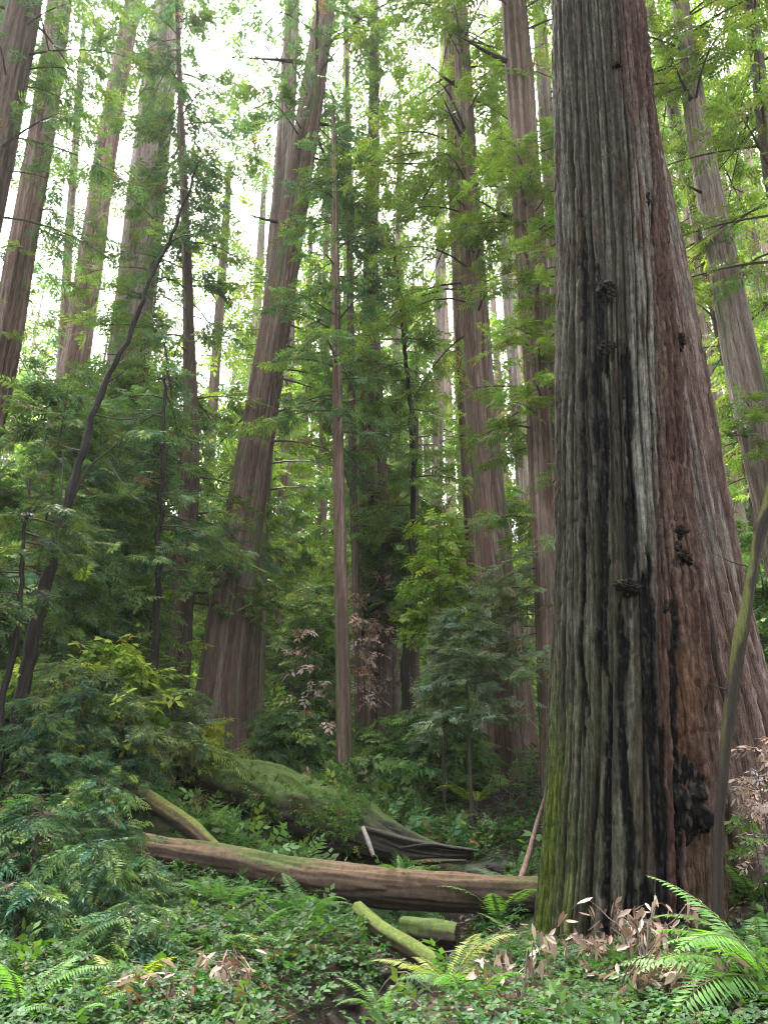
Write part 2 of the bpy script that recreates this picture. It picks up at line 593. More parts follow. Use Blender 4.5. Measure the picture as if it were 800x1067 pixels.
# ------------------------------------------------------------------ the two big trunks in front
def big_trunk(sil, Y, cols, rows, seed, fur, fine, colfun, twist=0., groove=(), z_extra=1.2, sp_big=.2, kz=.16, period=.13):
    pys = np.array([s_[0] for s_ in sil], float)
    P = np.array([at((s_[1] + s_[2]) / 2, s_[0], Y) for s_ in sil])
    R = np.array([(s_[2] - s_[1]) / 2 * mpp(s_[0], Y) for s_ in sil])
    C, r, s = resample(P, R, rows)
    pye = np.interp(C[:, 2], P[::-1, 2] if P[0, 2] > P[-1, 2] else P[:, 2], pys[::-1] if P[0, 2] > P[-1, 2] else pys)
    a = np.linspace(0, 2 * np.pi, cols, endpoint=False)
    z = C[:, 2] - C[:, 2].min()
    ca, sa = np.cos(a)[None], np.sin(a)[None]
    tw = (twist * z)[:, None]
    ca2, sa2 = np.cos(a[None] + tw), np.sin(a[None] + tw)
    k = r.mean() / sp_big
    wx = (fbm(ca2 * k * .5, sa2 * k * .5, z[:, None] * .45, seed + 3, 3) - .5) * 1.0
    zz = z[:, None]
    n1 = vn(ca2 * k + wx, sa2 * k + wx, zz * kz, seed)
    n1b = vn(ca2 * k * 2.2 + wx, sa2 * k * 2.2 + wx, zz * kz * 2.5, seed + 1)
    n2 = vn(ca2 * k * 5 + wx * 2, sa2 * k * 5, zz * kz * 7, seed + 2)
    n3 = fbm(ca2 * k * 12, sa2 * k * 12, zz * 6, seed + 4, 2)
    f1, f1b = furrows(a[None] + tw, zz, r.mean(), period, seed, .5)
    g3, g4 = furrows(a[None] + tw, zz, r.mean(), period * .38, seed + 200, .35)
    f1b = np.maximum(f1b, g3 * .8)
    f2 = np.exp(-((n2 - .5) / .12) ** 2)
    d = -fur * (1.2 * f1 + .5 * f1b) - fine * f2 * .6 + fur * .5 * (n1 - .5) + fine * 1.3 * (n3 - .5)
    d = d + .020 * (vn(ca2 * r.mean() * 42, sa2 * r.mean() * 42, zz * 2.2 + wx, seed + 90) - .5) - .014 * sstep(.62, .75, vn(ca2 * k * 3.2, sa2 * k * 3.2, zz * 1.9 + wx * 2, seed + 91))
    # flaky cross cracks on the thick bark
    fl = vn(ca2 * k * 4, sa2 * k * 4, zz * 3.2 + wx * 4, seed + 6)
    d = d - fine * .7 * np.exp(-((fl - .5) / .06) ** 2)
    u = ca + 0 * zz
    cpx = np.interp(pye, pys[np.argsort(pys)], np.array([(s_[1] + s_[2]) / 2 for s_ in sil])[np.argsort(pys)])
    hw = np.interp(pye, pys[np.argsort(pys)], np.array([(s_[2] - s_[1]) / 2 for s_ in sil])[np.argsort(pys)])
    X = cpx[:, None] + u * hw[:, None]
    Yp = pye[:, None] + 0 * X
    ex, c = colfun(X, Yp, u, sa + 0 * X, ca2, sa2, zz, f1, f1b, f2, n1, seed)
    lob = (.5 + .9 * vn(ca * 2 + 3, sa * 2, .3, seed + 8)) * .10 * np.exp(-zz / .7)
    rr = r[:, None] * (1 + lob) + d + ex
    v = np.stack([C[:, 0, None] + rr * ca, C[:, 1, None] + rr * sa, np.broadcast_to(C[:, 2, None], rr.shape)], -1)
    return v, grid_faces(rows, cols), c.reshape(-1, 3), (P, R)


def giant_colours(X, Y, u, sa, ca, sa2, z, f1, f1b, f2, n1, seed):
    wob = (fbm(ca * 3, sa2 * 3, z * .9, seed + 30, 3) - .5) * 14 + (fbm(ca * 14, sa2 * 14, z * 3, seed + 31, 2) - .5) * 7
    Xw = X + wob
    st = vn(ca * 22, sa2 * 22, z * .8, seed + 33)
    st2 = vn(ca * 9, sa2 * 9, z * 1.6, seed + 34)
    grey = mixc((.075, .071, .062), (.19, .185, .168), sstep(.35, .7, st))
    grey = mixc(grey, (.094, .074, .063), sstep(.55, .8, st2) * .8)
    red = mixc((.105, .063, .055), (.173, .124, .113), sstep(.35, .75, st))
    red = mixc(red, (.072, .044, .039), sstep(.5, .8, st2) * .7)
    orange = np.exp(-((Xw - 692) / 16) ** 2 - ((Y - 730) / 60) ** 2)
    red = mixc(red, (.165, .094, .047), orange * .55)
    c = mixc(grey * np.array([.50, .48, .455]), red * np.array([.80, .75, .73]), sstep(-8, 8, Xw - np.interp(Y, [0, 150, 350, 600], [634, 635, 651, 662])))
    # green algae low on the left
    low = sstep(420, 900, Y)
    c = mixc(c, (.063, .077, .045), sstep(655, 600, Xw) * low * .75 * sstep(.25, .6, st2))
    c = mixc(c, (.072, .105, .017), sstep(590, 576, Xw) * sstep(640, 860, Y) * sstep(.3, .55, st) * .95)
    # pale lichen stripe
    pale = np.exp(-((Xw - np.interp(Y, [0, 180, 400, 640], [650, 655, 650, 648])) / 11) ** 2) * sstep(120, 230, Y) * sstep(650, 540, Y)
    c = mixc(c, mixc((.187, .182, .165), (.253, .253, .237), st), np.clip(pale * .9, 0, 1) * sstep(.2, .5, st2 + .2 * st))
    pale2 = np.exp(-((Xw - np.interp(Y, [380, 700, 900], [716, 742, 752])) / 9) ** 2) * sstep(380, 480, Y)
    c = mixc(c, (.198, .182, .165), np.clip(pale2, 0, 1) * .6 * sstep(.35, .6, st))
    ex = 0 * X
    ex = ex + .05 * (fbm(ca * 7, sa2 * 7, z * 5, seed + 70, 4) - .5) * sstep(655, 672, Xw) - .022 * np.exp(-((vn(ca * 5, sa2 * 5, z * 4.5, seed + 71) - .5) / .06) ** 2) * sstep(655, 672, Xw)
    # burnt streaks
    ch = 0 * X
    for x0, x1, w, y0, y1 in [(609, 614, 5.4, 300, 740), (633, 637, 5.8, 380, 650), (626, 630, 4.8, 640, 985), (652, 656, 6.8, 600, 985), (676, 678, 5.4, 600, 985),
                              (598, 597, 2.7, 250, 800), (617, 610, 3.4, 700, 990), (664, 668, 2.7, 20, 330), (640, 650, 6.1, 880, 990), (664, 660, 4.1, 740, 990)]:
        xx = np.interp(Y, [y0, y1], [x0, x1])
        ch = np.maximum(ch, np.exp(-((Xw - xx) / w) ** 2) * sstep(y0 - 25, y0 + 50, Y + wob * 4) * sstep(y1 + 25, y1 - 50, Y + wob * 4))
    front = (sa < .25)
    fine_ = fbm(ca * 26, sa2 * 26, z * 9, seed + 35, 3)
    chm = sstep(.36, .60, ch + (st - .5) * .55 + (fine_ - .5) * .9) * front
    flk = sstep(.56, .75, fbm(ca * 34, sa2 * 34, z * 22, seed + 40, 2))
    char = mixc((.004, .004, .005), (.05, .053, .057), flk * .6)
    c = mixc(c, char, chm * .96)
    ex = ex - .045 * chm
    # black gashes in the red bark
    gash = np.exp(-((Xw - np.interp(Y, [0, 300, 480], [676, 690, 690])) / 4) ** 2) * sstep(60, 120, Y) * sstep(520, 440, Y) * sstep(.45, .6, vn(ca * 5, sa2 * 5, z * 1.1, seed + 41))
    ex = ex - .05 * np.clip(gash, 0, 1)
    c = mixc(c, (.017, .012, .011), np.clip(gash, 0, 1) * .8)
    # bare wood at the foot
    foot = sstep(684, 694, Xw) * sstep(845, 890, Y) * front
    c = mixc(c, mixc((.085, .058, .041), (.118, .088, .066), st), foot * .9)
    ex = ex - .03 * foot
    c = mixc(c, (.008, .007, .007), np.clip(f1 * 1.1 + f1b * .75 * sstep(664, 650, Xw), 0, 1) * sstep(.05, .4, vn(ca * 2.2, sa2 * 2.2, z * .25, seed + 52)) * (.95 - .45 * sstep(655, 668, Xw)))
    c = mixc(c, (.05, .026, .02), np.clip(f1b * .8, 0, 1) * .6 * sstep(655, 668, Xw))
    mot = fbm(ca * 30, sa2 * 30, z * 16, seed + 50, 3)
    c = c * (.5 + .42 * sstep(.25, .75, mot))[..., None] * np.array([1.07, 1, .93])
    # the grey half stands a little proud of the red half
    ex = ex + .03 * sstep(664, 656, Xw) * front
    return ex, c


SIL = [(-260, 579, 648), (-120, 578, 657), (0, 577, 668), (100, 579, 679), (200, 581, 690), (300, 583, 699), (400, 582, 707), (500, 581, 716),
       (600, 580, 727), (700, 577, 737), (800, 573, 744), (900, 568, 750), (980, 562, 753), (1040, 556, 758)]
YG = 7.6
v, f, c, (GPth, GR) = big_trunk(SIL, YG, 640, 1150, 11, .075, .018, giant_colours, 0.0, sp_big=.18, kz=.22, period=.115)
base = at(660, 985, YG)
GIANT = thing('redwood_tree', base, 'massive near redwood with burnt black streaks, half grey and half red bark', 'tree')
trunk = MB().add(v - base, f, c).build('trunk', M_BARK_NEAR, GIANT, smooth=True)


def burl(px, py, Yd, wx, wz, wy, seed, parent, base, col=(.03, .025, .024), col2=(.13, .10, .085), name='burl', amp=.55):
    n, m = 48, 56
    th = np.linspace(0.02, math.pi - .02, n)[:, None]
    ph = np.linspace(0, 2 * math.pi, m, endpoint=False)[None]
    x, y, z = np.sin(th) * np.cos(ph), np.sin(th) * np.sin(ph), np.cos(th) + 0 * ph
    nn = fbm(x * 2 + seed, y * 2, z * 2, seed, 3)
    rg = 1 - np.abs(2 * vn(x * 4.2 + seed, y * 4.2, z * 4.2, seed + 3) - 1)
    rr = 1 + amp * 2.6 * (nn - .5) - amp * .6 * rg ** 3
    p = at(px, py, Yd)
    v = np.stack([x * rr * wx, y * rr * wy, z * rr * wz], -1) + (p - base)
    c = mixc(np.asarray(col) * .3, np.asarray(col2) * .5, sstep(.55, .85, vn(x * 6, y * 6, z * 6, seed + 7)))
    return MB().add(v, grid_faces(n, m), c.reshape(-1, 3)).build(name, M_BARK_NEAR, parent, smooth=True)


def surf_y(px, py):
    pys = [s_[0] for s_ in SIL]
    l, r_ = np.interp(py, pys, [s_[1] for s_ in SIL]), np.interp(py, pys, [s_[2] for s_ in SIL])
    u = np.clip((px - (l + r_) / 2) / ((r_ - l) / 2), -.95, .95)
    return YG - (r_ - l) / 2 * mpp(py, YG) * math.sqrt(1 - u * u) * .97


for (px, py, w, h, dp, sd, lab, cc) in [
    (714, 832, .15, .27, .13, 1, 'large charred burl near the foot', (.02, .018, .018)),
    (718, 858, .13, .14, .11, 2, None, (.022, .02, .02)),
    (700, 556, .09, .075, .07, 3, None, (.03, .024, .022)),
    (704, 580, .115, .085, .10, 4, 'pale edged hollow burl on the red bark', (.035, .028, .026)),
    (653, 612, .10, .055, .07, 5, None, (.03, .027, .027)),
    (692, 633, .055, .075, .05, 6, None, (.03, .022, .02)),
    (717, 631, .06, .075, .06, 7, None, (.03, .022, .02)),
    (668, 214, .07, .09, .07, 8, None, (.03, .022, .02)),
    (641, 72, .06, .05, .05, 9, None, (.03, .022, .02)),
    (656, 52, .07, .05, .05, 14, None, (.05, .032, .03)),
    (632, 303, .08, .10, .05, 10, None, (.03, .026, .026)),
    (678, 433, .04, .06, .04, 11, None, (.03, .022, .02)),
    (632, 362, .06, .05, .05, 12, None, (.04, .034, .03)),
    (706, 356, .05, .09, .06, 13, None, (.04, .03, .028)),
    (679, 470, .035, .04, .035, 15, None, (.03, .022, .02))]:
    b_ = burl(px, py, surf_y(px, py) - .04, w * 1.3, h * 1.3, dp * 1.6, sd, GIANT, base, cc)
    if lab:
        b_['label'] = lab


GIANT_TOP = (GPth[0] - base, GR[0])


def red_colours(X, Y, u, sa, ca, sa2, z, f1, f1b, f2, n1, seed):
    st = vn(ca * 20, sa2 * 20, z * .5, seed + 33)
    st2 = vn(ca * 7, sa2 * 7, z * .9, seed + 34)
    c = mixc((.110, .072, .061), (.198, .151, .135), sstep(.3, .75, st))
    c = mixc(c, (.072, .044, .037), sstep(.5, .8, st2) * .75)
    c = mixc(c, (.187, .182, .165), sstep(.62, .8, st) * sstep(.5, .7, vn(ca * 3, sa2 * 3, z * .7, seed + 38)) * .8)
    c = mixc(c, (.055, .072, .028), sstep(760, 900, Y) * .5 * st2)
    c = mixc(c, (.035, .018, .014), np.clip(f1, 0, 1) * .8)
    c = c * np.array([1.0, .95, .93]) * (.72 + .62 * sstep(.25, .75, fbm(ca * 26, sa2 * 26, z * 7, seed + 50, 3)))[..., None]
    return 0 * X, c


SIL2 = [(-260, 600, 650), (-120, 606, 655), (0, 612, 664), (80, 616, 673), (200, 624, 697), (300, 630, 717), (400, 634, 734), (500, 638, 751),
        (600, 640, 769), (700, 638, 790), (780, 632, 810), (850, 622, 830), (930, 612, 848)]
v, f, c, (RPth, RR) = big_trunk(SIL2, 9.4, 340, 700, 23, .085, .018, red_colours, .05, sp_big=.2, kz=.16, period=.17)
base2 = at(735, 850, 9.4)
t2 = thing('redwood_tree', base2, 'pinkish brown flared redwood close behind the burnt giant, its fluted foot spreading right', 'tree')
MB().add(v - base2, f, c).build('trunk', M_BARK_NEAR, t2, smooth=True)

# ------------------------------------------------------------------ the other trees
BLUE, MID, WARM, BRIGHT, PALE, DARK = (.064, .115, .062), (.085, .138, .036), (.135, .195, .035), (.15, .225, .032), (.135, .18, .10), (.035, .065, .03)
TIP = (.19, .26, .05)
BK_RED = ((0.126, 0.077, 0.062), (0.197, 0.138, 0.118), (0.074, 0.046, 0.037))
BK_PALE = ((0.184, 0.136, 0.119), (0.266, 0.211, 0.186), (0.123, 0.089, 0.075))
BK_DARK = ((.07, .046, .037), (.12, .085, .07), (.04, .027, .022))
BK_BLACK = ((.018, .014, .012), (.032, .026, .023), (.010, .008, .008))


def make_tree(label, Y, path, bark, crown=(), cols=72, rows=240, seed=1, moss=.2, flare=.45, fur=.075, ext=8., group=None, name='redwood_tree', stubs=(), sp=.2, bm=None, root=.6, stub_r=1., kink=0.):
    P = [at(a, b, Y) for a, b, w in path]
    R = [w / 2 * mpp(b, Y) for a, b, w in path]
    base = np.array(P[0])
    d0 = (P[0] - P[1]) / np.linalg.norm(P[0] - P[1])
    gzb = gz1(base[0], base[1])
    down = max(.0, base[2] - gzb) + root
    P = [P[0] + np.array([d0[0] / max(.2, -d0[2]) * down, 0, -down]) * [1, 1, 1]] + P
    R = [R[0]] + R
    if ext:
        d1 = (P[-1] - P[-2]) / np.linalg.norm(P[-1] - P[-2])
        P += [P[-1] + d1 * ext * .5, P[-1] + d1 * ext]
        R += [R[-1] * .8, max(.02, R[-1] * .5)]
    P, R = np.array(P), np.array(R)
    base = np.array([base[0], base[1], min(base[2], gzb) if base[2] < gzb + 1 else gzb])
    t = thing(name, base, label, 'tree', group)
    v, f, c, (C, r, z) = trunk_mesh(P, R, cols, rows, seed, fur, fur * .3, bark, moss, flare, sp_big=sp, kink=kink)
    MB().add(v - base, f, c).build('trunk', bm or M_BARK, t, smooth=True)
    if crown:
        mb = MB()
        for zn in crown:
            add_crown(mb, C - base, r, Y, base, **zn)
        mb.build('crown', [zn.get('m', M_LEAF), M_TWIG], t)
    for (py, az, L, rz) in stubs:
        zz = at(400, py, Y)[2]
        i = int(np.argmin(abs(C[:, 2] - zz)))
        p = C[i] - base
        dirv = np.array([math.cos(az), math.sin(az), 0])
        pts = [p + dirv * r[i] * .6, p + dirv * (r[i] + L * .4) + [0, 0, rz * L * .3], p + dirv * (r[i] + L) + [0, 0, rz * L]]
        v, f, D, s = tube(pts, np.array([.05 * L ** .5 + .01, .03 * L ** .5 + .006, .004]) * stub_r, 7, 10, .15, int(py))
        MB().add(v, f, np.array((.045, .035, .03))).build('branch', M_TWIG, t, smooth=True)
    return t, C, r, base


def add_crown(mb, C, r, Y, base, lo, hi, n, L, col, kind='mid', spray=.5, NS=11, NK=4, droop=.35, rise=.05, L2=None, az=None, var=.3, tip=TIP, dens=1., hang=.25, tw=True, m=None, side=.42, rad=.018):
    """boughs between two heights given as photo rows lo (lower) and hi (upper)"""
    z0, z1 = at(400, lo, Y)[2] - base[2], at(400, hi, Y)[2] - base[2]
    zz = z0 + (z1 - z0) * (np.arange(n) + rng.uniform(0, 1, n)) / n
    P = np.stack([np.interp(zz, C[:, 2], C[:, 0]), np.interp(zz, C[:, 2], C[:, 1]), zz], 1)
    rr = np.interp(zz, C[:, 2], r)
    ff = (zz - z0) / max(z1 - z0, 1e-6)
    Lb = (L + ((L2 if L2 is not None else L) - L) * ff) * rng.uniform(.55, 1.15, n)
    a = rng.uniform(0, 2 * np.pi, n) if az is None else rng.uniform(az[0], az[1], n)
    P = P + np.stack([np.cos(a) * rr * .7, np.sin(a) * rr * .7, 0 * a], 1)
    branches(mb, P, a, Lb, np.full(n, rise) + rng.normal(0, .1, n), droop * rng.uniform(.5, 1.5, n), kind, spray, col, NS, NK, var, tip, dens=dens, hang=hang, twig=tw, side=side, rad=rad)



def high_crown(tree, top, r0, col, n, L):
    """the part of a near tree that stands above the picture: stem and boughs that shade the ground"""
    mb = MB()
    H = 17.0
    v, f, D, s = tube([top - [0, 0, .3], top + [.3, .2, H * .5], top + [.5, .3, H]], [r0, r0 * .7, .08], 14, 24, .1, 5)
    mb.add(v, f, np.array((.14, .09, .075)), 1)
    zz = top[2] + 3.0 + (H - 3.5) * (np.arange(n) + rng.uniform(0, 1, n)) / n
    a_ = rng.uniform(0, 6.28, n)
    Lb = L * (1.15 - .75 * (zz - top[2]) / H) * rng.uniform(.7, 1.15, n)
    P_ = np.stack([np.full(n, top[0]), np.full(n, top[1]), zz], 1)
    branches(mb, P_, a_, Lb, np.full(n, .1), rng.uniform(.1, .4, n), 'mid', .55, col, 12, 5, .35, TIP)
    mb.build('crown', [M_LEAF, M_BARK], tree)


high_crown(GIANT, GIANT_TOP[0], GIANT_TOP[1], MID, 70, 5.5)
high_crown(t2, RPth[0] - base2, RR[0], MID, 60, 5.0)
Z = dict
# leaning pair left of centre
make_tree('thick dark redwood leaning right, its trunk crossing a straighter one behind', 20, [(224, 792, 70), (231, 715, 52), (250, 570, 42), (274, 420, 34), (300, 260, 30), (325, 100, 25), (341, -5, 20)], tuple(tuple(x_ * .8 for x_ in c_) for c_ in BK_RED),
          [Z(lo=170, hi=-60, n=22, L=4.0, col=BLUE, spray=.55), Z(lo=620, hi=560, n=4, L=1.8, col=BLUE, spray=.4, az=(3.2, 6.0)), Z(lo=480, hi=330, n=10, L=3.2, col=MID)], 150, 520, 31, .12, .12, .075,
          stubs=[(66, 3.3, 2.6, -.1), (128, 0.2, 1.5, .1), (235, 3.4, 1.2, .1)])
make_tree('straight grey brown redwood directly behind the thick leaning one', 22.5, [(257, 775, 32), (268, 560, 26), (276, 420, 23), (286, 300, 22), (297, 150, 19), (304, 20, 16)], BK_PALE,
          [Z(lo=130, hi=-60, n=20, L=3.6, col=BLUE, spray=.55), Z(lo=600, hi=450, n=10, L=3, col=MID)], 90, 360, 32, .15, .3)
# slender trunks in the centre
make_tree('slender straight brown trunk between the leaning redwood and the leaf-draped trunk', 17, [(360, 820, 18), (357, 700, 15), (353, 500, 12), (350, 300, 9), (348, 150, 5), (347, 105, 2)], BK_RED,
          [Z(lo=480, hi=110, n=40, L=2.3, L2=1.0, col=BLUE, spray=.42, droop=.3)], 48, 260, 33, .1, .3, .03, ext=0, sp=.08)
make_tree('dark thin trunk close beside the slender brown trunk', 20, [(376, 803, 11), (372, 650, 8), (367, 450, 9), (364, 250, 6)], BK_DARK,
          [Z(lo=420, hi=150, n=22, L=2.2, col=MID, spray=.5)], 36, 160, 34, .1, .3, .02, sp=.08)
make_tree('tall trunk in the centre with withered pinkish leaves draped round its lower half', 22, [(397, 792, 46), (393, 650, 40), (388, 450, 27), (386, 300, 17), (389, 150, 13), (390, 40, 9)], BK_DARK,
          [Z(lo=420, hi=-60, n=44, L=2.8, L2=2.2, col=MID, spray=.5, dens=.8), Z(lo=560, hi=380, n=14, L=2.2, col=BLUE, spray=.5, az=(-.2, 3.3))], 90, 300, 35, .25, .3)
make_tree('crooked thin dark stem with a black swollen foot in the centre', 19, [(418, 800, 17), (420, 765, 9), (423, 680, 9), (428, 600, 7), (430, 480, 5), (424, 380, 4), (415, 300, 3)], BK_BLACK,
          [Z(lo=560, hi=300, n=30, L=1.9, L2=1.2, col=MID, spray=.4)], 32, 180, 36, .1, .4, .02, kink=.06, ext=2, sp=.08)
make_tree('short brown trunk just right of the crooked dark stem', 23, [(431, 740, 13), (431, 640, 11), (432, 560, 8), (433, 470, 6)], BK_DARK, [Z(lo=640, hi=430, n=22, L=2.4, col=MID, spray=.5)], 32, 120, 37, .1, .3, .02, ext=4, sp=.1)
# right of centre
make_tree('reddish redwood right of centre wrapped in bright green boughs high up', 17, [(541, 815, 48), (534, 720, 41), (519, 600, 34), (504, 450, 30), (496, 330, 26), (488, 200, 23), (483, 90, 18), (478, -5, 14)], BK_RED,
          [Z(lo=345, hi=-80, n=50, L=2.9, L2=3.4, col=WARM, spray=.42, droop=.55), Z(lo=300, hi=60, n=16, L=1.4, col=BRIGHT, spray=.36, az=(3.4, 6.0)),
           Z(lo=720, hi=600, n=8, L=1.8, col=BLUE, spray=.4)], 130, 420, 38, .2, .4, .05, stubs=[(150, 4.2, 1.4, .2), (95, 3.7, 1.2, .3), (305, 5.6, .3, -.1)])
make_tree('narrow reddish trunk half hidden behind the redwood right of centre', 19.5, [(512, 800, 28), (496, 600, 20), (485, 450, 14), (478, 320, 12), (470, 120, 13), (466, 0, 11)], BK_RED,
          [Z(lo=260, hi=-80, n=24, L=3.0, col=WARM, spray=.5), Z(lo=560, hi=440, n=8, L=2, col=MID)], 64, 260, 39, .15, .3)
make_tree('tall dark furrowed redwood along the left edge of the burnt giant', 15, [(584, 800, 42), (574, 600, 36), (563, 400, 33), (552, 250, 32), (541, 80, 29), (534, -10, 26)], BK_RED,
          [Z(lo=470, hi=150, n=52, L=1.9, L2=1.5, col=BRIGHT, spray=.34, kind='near', droop=.5, az=(3.3, 6.2)), Z(lo=560, hi=400, n=16, L=1.6, col=MID, spray=.36, kind='near'), Z(lo=40, hi=-80, n=10, L=3, col=MID, spray=.5),
           Z(lo=700, hi=560, n=12, L=1.5, col=PALE, spray=.34, kind='near', az=(2.8, 5.5))], 110, 420, 40, .12, .3, .05, stubs=[(70, 3.5, 1.6, .25), (235, 3.6, 1.2, .2)])
make_tree('pale slim trunk showing between the burnt giant and the dark furrowed redwood', 19, [(592, 760, 24), (584, 400, 19), (574, 200, 17), (562, 30, 14)], BK_PALE, [Z(lo=160, hi=-60, n=18, L=3, col=MID, spray=.5)], 56, 220, 41, .1, .3)
make_tree('straight pinkish redwood at the right leaning towards the burnt giant', 15, [(838, 660, 54), (805, 520, 42), (775, 390, 36), (752, 270, 30), (733, 170, 25), (716, 60, 20), (706, -10, 17)], BK_PALE,
          [Z(lo=120, hi=-100, n=30, L=3.4, col=WARM, spray=.45, droop=.4), Z(lo=560, hi=420, n=8, L=1.6, col=MID, spray=.4)], 110, 400, 42, .1, .3, .05, stubs=[(205, 3.6, .5, .1), (110, 4.0, 1.4, .3)])
make_tree('thin dark trunk behind the pinkish redwood at the right', 21, [(795, 540, 22), (765, 400, 18), (742, 300, 16), (718, 190, 14), (695, 90, 12), (680, 20, 10)], BK_DARK,
          [Z(lo=480, hi=-60, n=60, L=3.4, col=MID, spray=.55)], 56, 220, 43, .3, .3)
make_tree('mossy trunk entering at the upper right corner with spreading green boughs', 14, [(905, 760, 36), (860, 480, 28), (830, 300, 21), (805, 190, 17), (788, 60, 14), (778, -20, 12)], BK_DARK,
          [Z(lo=440, hi=-100, n=56, L=3.2, L2=3.4, col=WARM, spray=.42, droop=.35)], 64, 260, 44, .3, .3, .03)
# left group
make_tree('dark trunk cutting across the upper left corner', 15, [(-150, 800, 56), (-60, 420, 44), (-25, 260, 40), (5, 110, 37), (25, 10, 33), (36, -45, 30)], BK_DARK,
          [Z(lo=230, hi=-90, n=36, L=3.0, col=BLUE, spray=.42)], 90, 300, 45, .15, .3, .05)
make_tree('reddish sliver of trunk at the extreme upper left edge', 18, [(-170, 780, 36), (-40, 300, 28), (-5, 90, 24), (12, -10, 20)], BK_RED, [Z(lo=180, hi=-80, n=14, L=3.0, col=MID, spray=.5)], 60, 240, 46, .1, .3)
make_tree('reddish mossy redwood at the left edge with green tufts along its trunk', 21, [(-60, 650, 46), (-20, 470, 38), (3, 370, 33), (25, 250, 28), (45, 130, 26), (63, 0, 24)], BK_RED,
          [Z(lo=420, hi=-80, n=34, L=2.2, L2=2.6, col=BLUE, spray=.42, az=(-.3, 3.4)), Z(lo=380, hi=60, n=14, L=.7, col=WARM, spray=.32)], 80, 320, 47, .18, .3)
make_tree('lone grey brown redwood against the white sky, second from the pale thick one', 28, [(30, 650, 42), (58, 490, 34), (76, 390, 29), (92, 290, 26), (112, 150, 22), (130, 50, 19), (141, -10, 17)], BK_RED,
          [Z(lo=70, hi=-100, n=18, L=3.4, col=BLUE, spray=.6, az=(.1, 3.0)), Z(lo=400, hi=90, n=6, L=.6, col=MID, spray=.36)], 80, 320, 48, .08, .3)
make_tree('pale thick pinkish redwood at the left rising above the green understory', 26, [(98, 662, 60), (112, 520, 51), (127, 420, 45), (136, 360, 42), (148, 250, 40), (163, 110, 35), (178, -5, 30)], BK_PALE,
          [Z(lo=90, hi=-100, n=16, L=3.8, col=BLUE, spray=.6, az=(.1, 3.0)), Z(lo=330, hi=120, n=5, L=1.0, col=MID, spray=.42)], 110, 380, 49, .0, .3)
make_tree('slim conifer clothed in foliage just right of the pale thick redwood', 20, [(181, 750, 29), (190, 620, 25), (199, 480, 19), (197, 350, 12), (193, 220, 9), (188, 100, 6), (185, 20, 4)], BK_DARK,
          [Z(lo=600, hi=-40, n=84, L=2.7, L2=2.2, col=BLUE, spray=.5, droop=.5), Z(lo=640, hi=380, n=22, L=3.2, col=MID, spray=.5)], 56, 260, 50, .1, .3, .04, ext=5)
make_tree('dark slender trunk left of the slim conifer, its foot hidden by yellow leaves', 24, [(132, 662, 18), (140, 520, 14), (150, 380, 10), (164, 200, 7)], BK_DARK, [Z(lo=560, hi=120, n=46, L=3.0, col=MID, spray=.55)], 40, 180, 51, .2, .3, .03)
make_tree('thin black sapling stem in front of the slim conifer', 14, [(160, 738, 8), (164, 640, 7), (168, 520, 5), (172, 400, 3)], BK_BLACK, [Z(lo=600, hi=380, n=24, L=1.6, col=BLUE, spray=.36, kind='near')], 20, 120, 52, .0, .3, .01, kink=.06, ext=1, sp=.06, name='sapling')
tp = make_tree('bare black sapling leaning hard to the right across the left group', 10.5, [(20, 752, 15), (27, 705, 13), (50, 600, 11), (72, 519, 9), (98, 431, 7), (118, 380, 6), (135, 350, 5), (158, 290, 4), (177, 248, 3.5), (200, 190, 2)], BK_BLACK, (), 28, 200, 53, kink=.05, stub_r=.3, moss=0., flare=.25, fur=.02, ext=.4, sp=.06, name='sapling',
               stubs=[(700, .4, .5, .5), (650, 2.8, .6, .3), (600, 3.6, .5, .2), (560, .3, .7, .4), (470, 3.0, .6, .5), (400, 5.8, .5, .4), (370, 2.6, .7, .5), (340, .2, .5, .6), (310, 3.4, .4, .5), (280, 5.9, .5, .4), (225, 2.9, .3, .5)])
for pts, w in [([(76, 520), (92, 488), (118, 466), (150, 428)], .022), ([(112, 478), (125, 500), (140, 520)], .012), ([(150, 300), (158, 330), (172, 352)], .012), ([(66, 470), (64, 520), (58, 570)], .014), ([(172, 255), (196, 245), (215, 262)], .012), ([(97, 432), (135, 437), (165, 430)], .012)]:
    pp = np.array([at(a, b, 10.5 - .1 * i) for i, (a, b) in enumerate(pts)]) - tp[3]
    v, f, D, s = tube(pp, np.linspace(w, .004, len(pp)), 6, 14, .15, 3)
    MB().add(v, f, np.array((.035, .028, .025))).build('branch', M_TWIG, tp[0], smooth=True)
make_tree('thin dark stem at the left edge beside the leaning black sapling', 9.8, [(4, 748, 7), (20, 620, 5), (28, 540, 3)], BK_BLACK, [Z(lo=660, hi=520, n=14, L=.9, col=DARK, spray=.3, kind='near')], 16, 80, 54, 0, .2, .008, kink=.06, ext=.6, sp=.05, name='sapling')

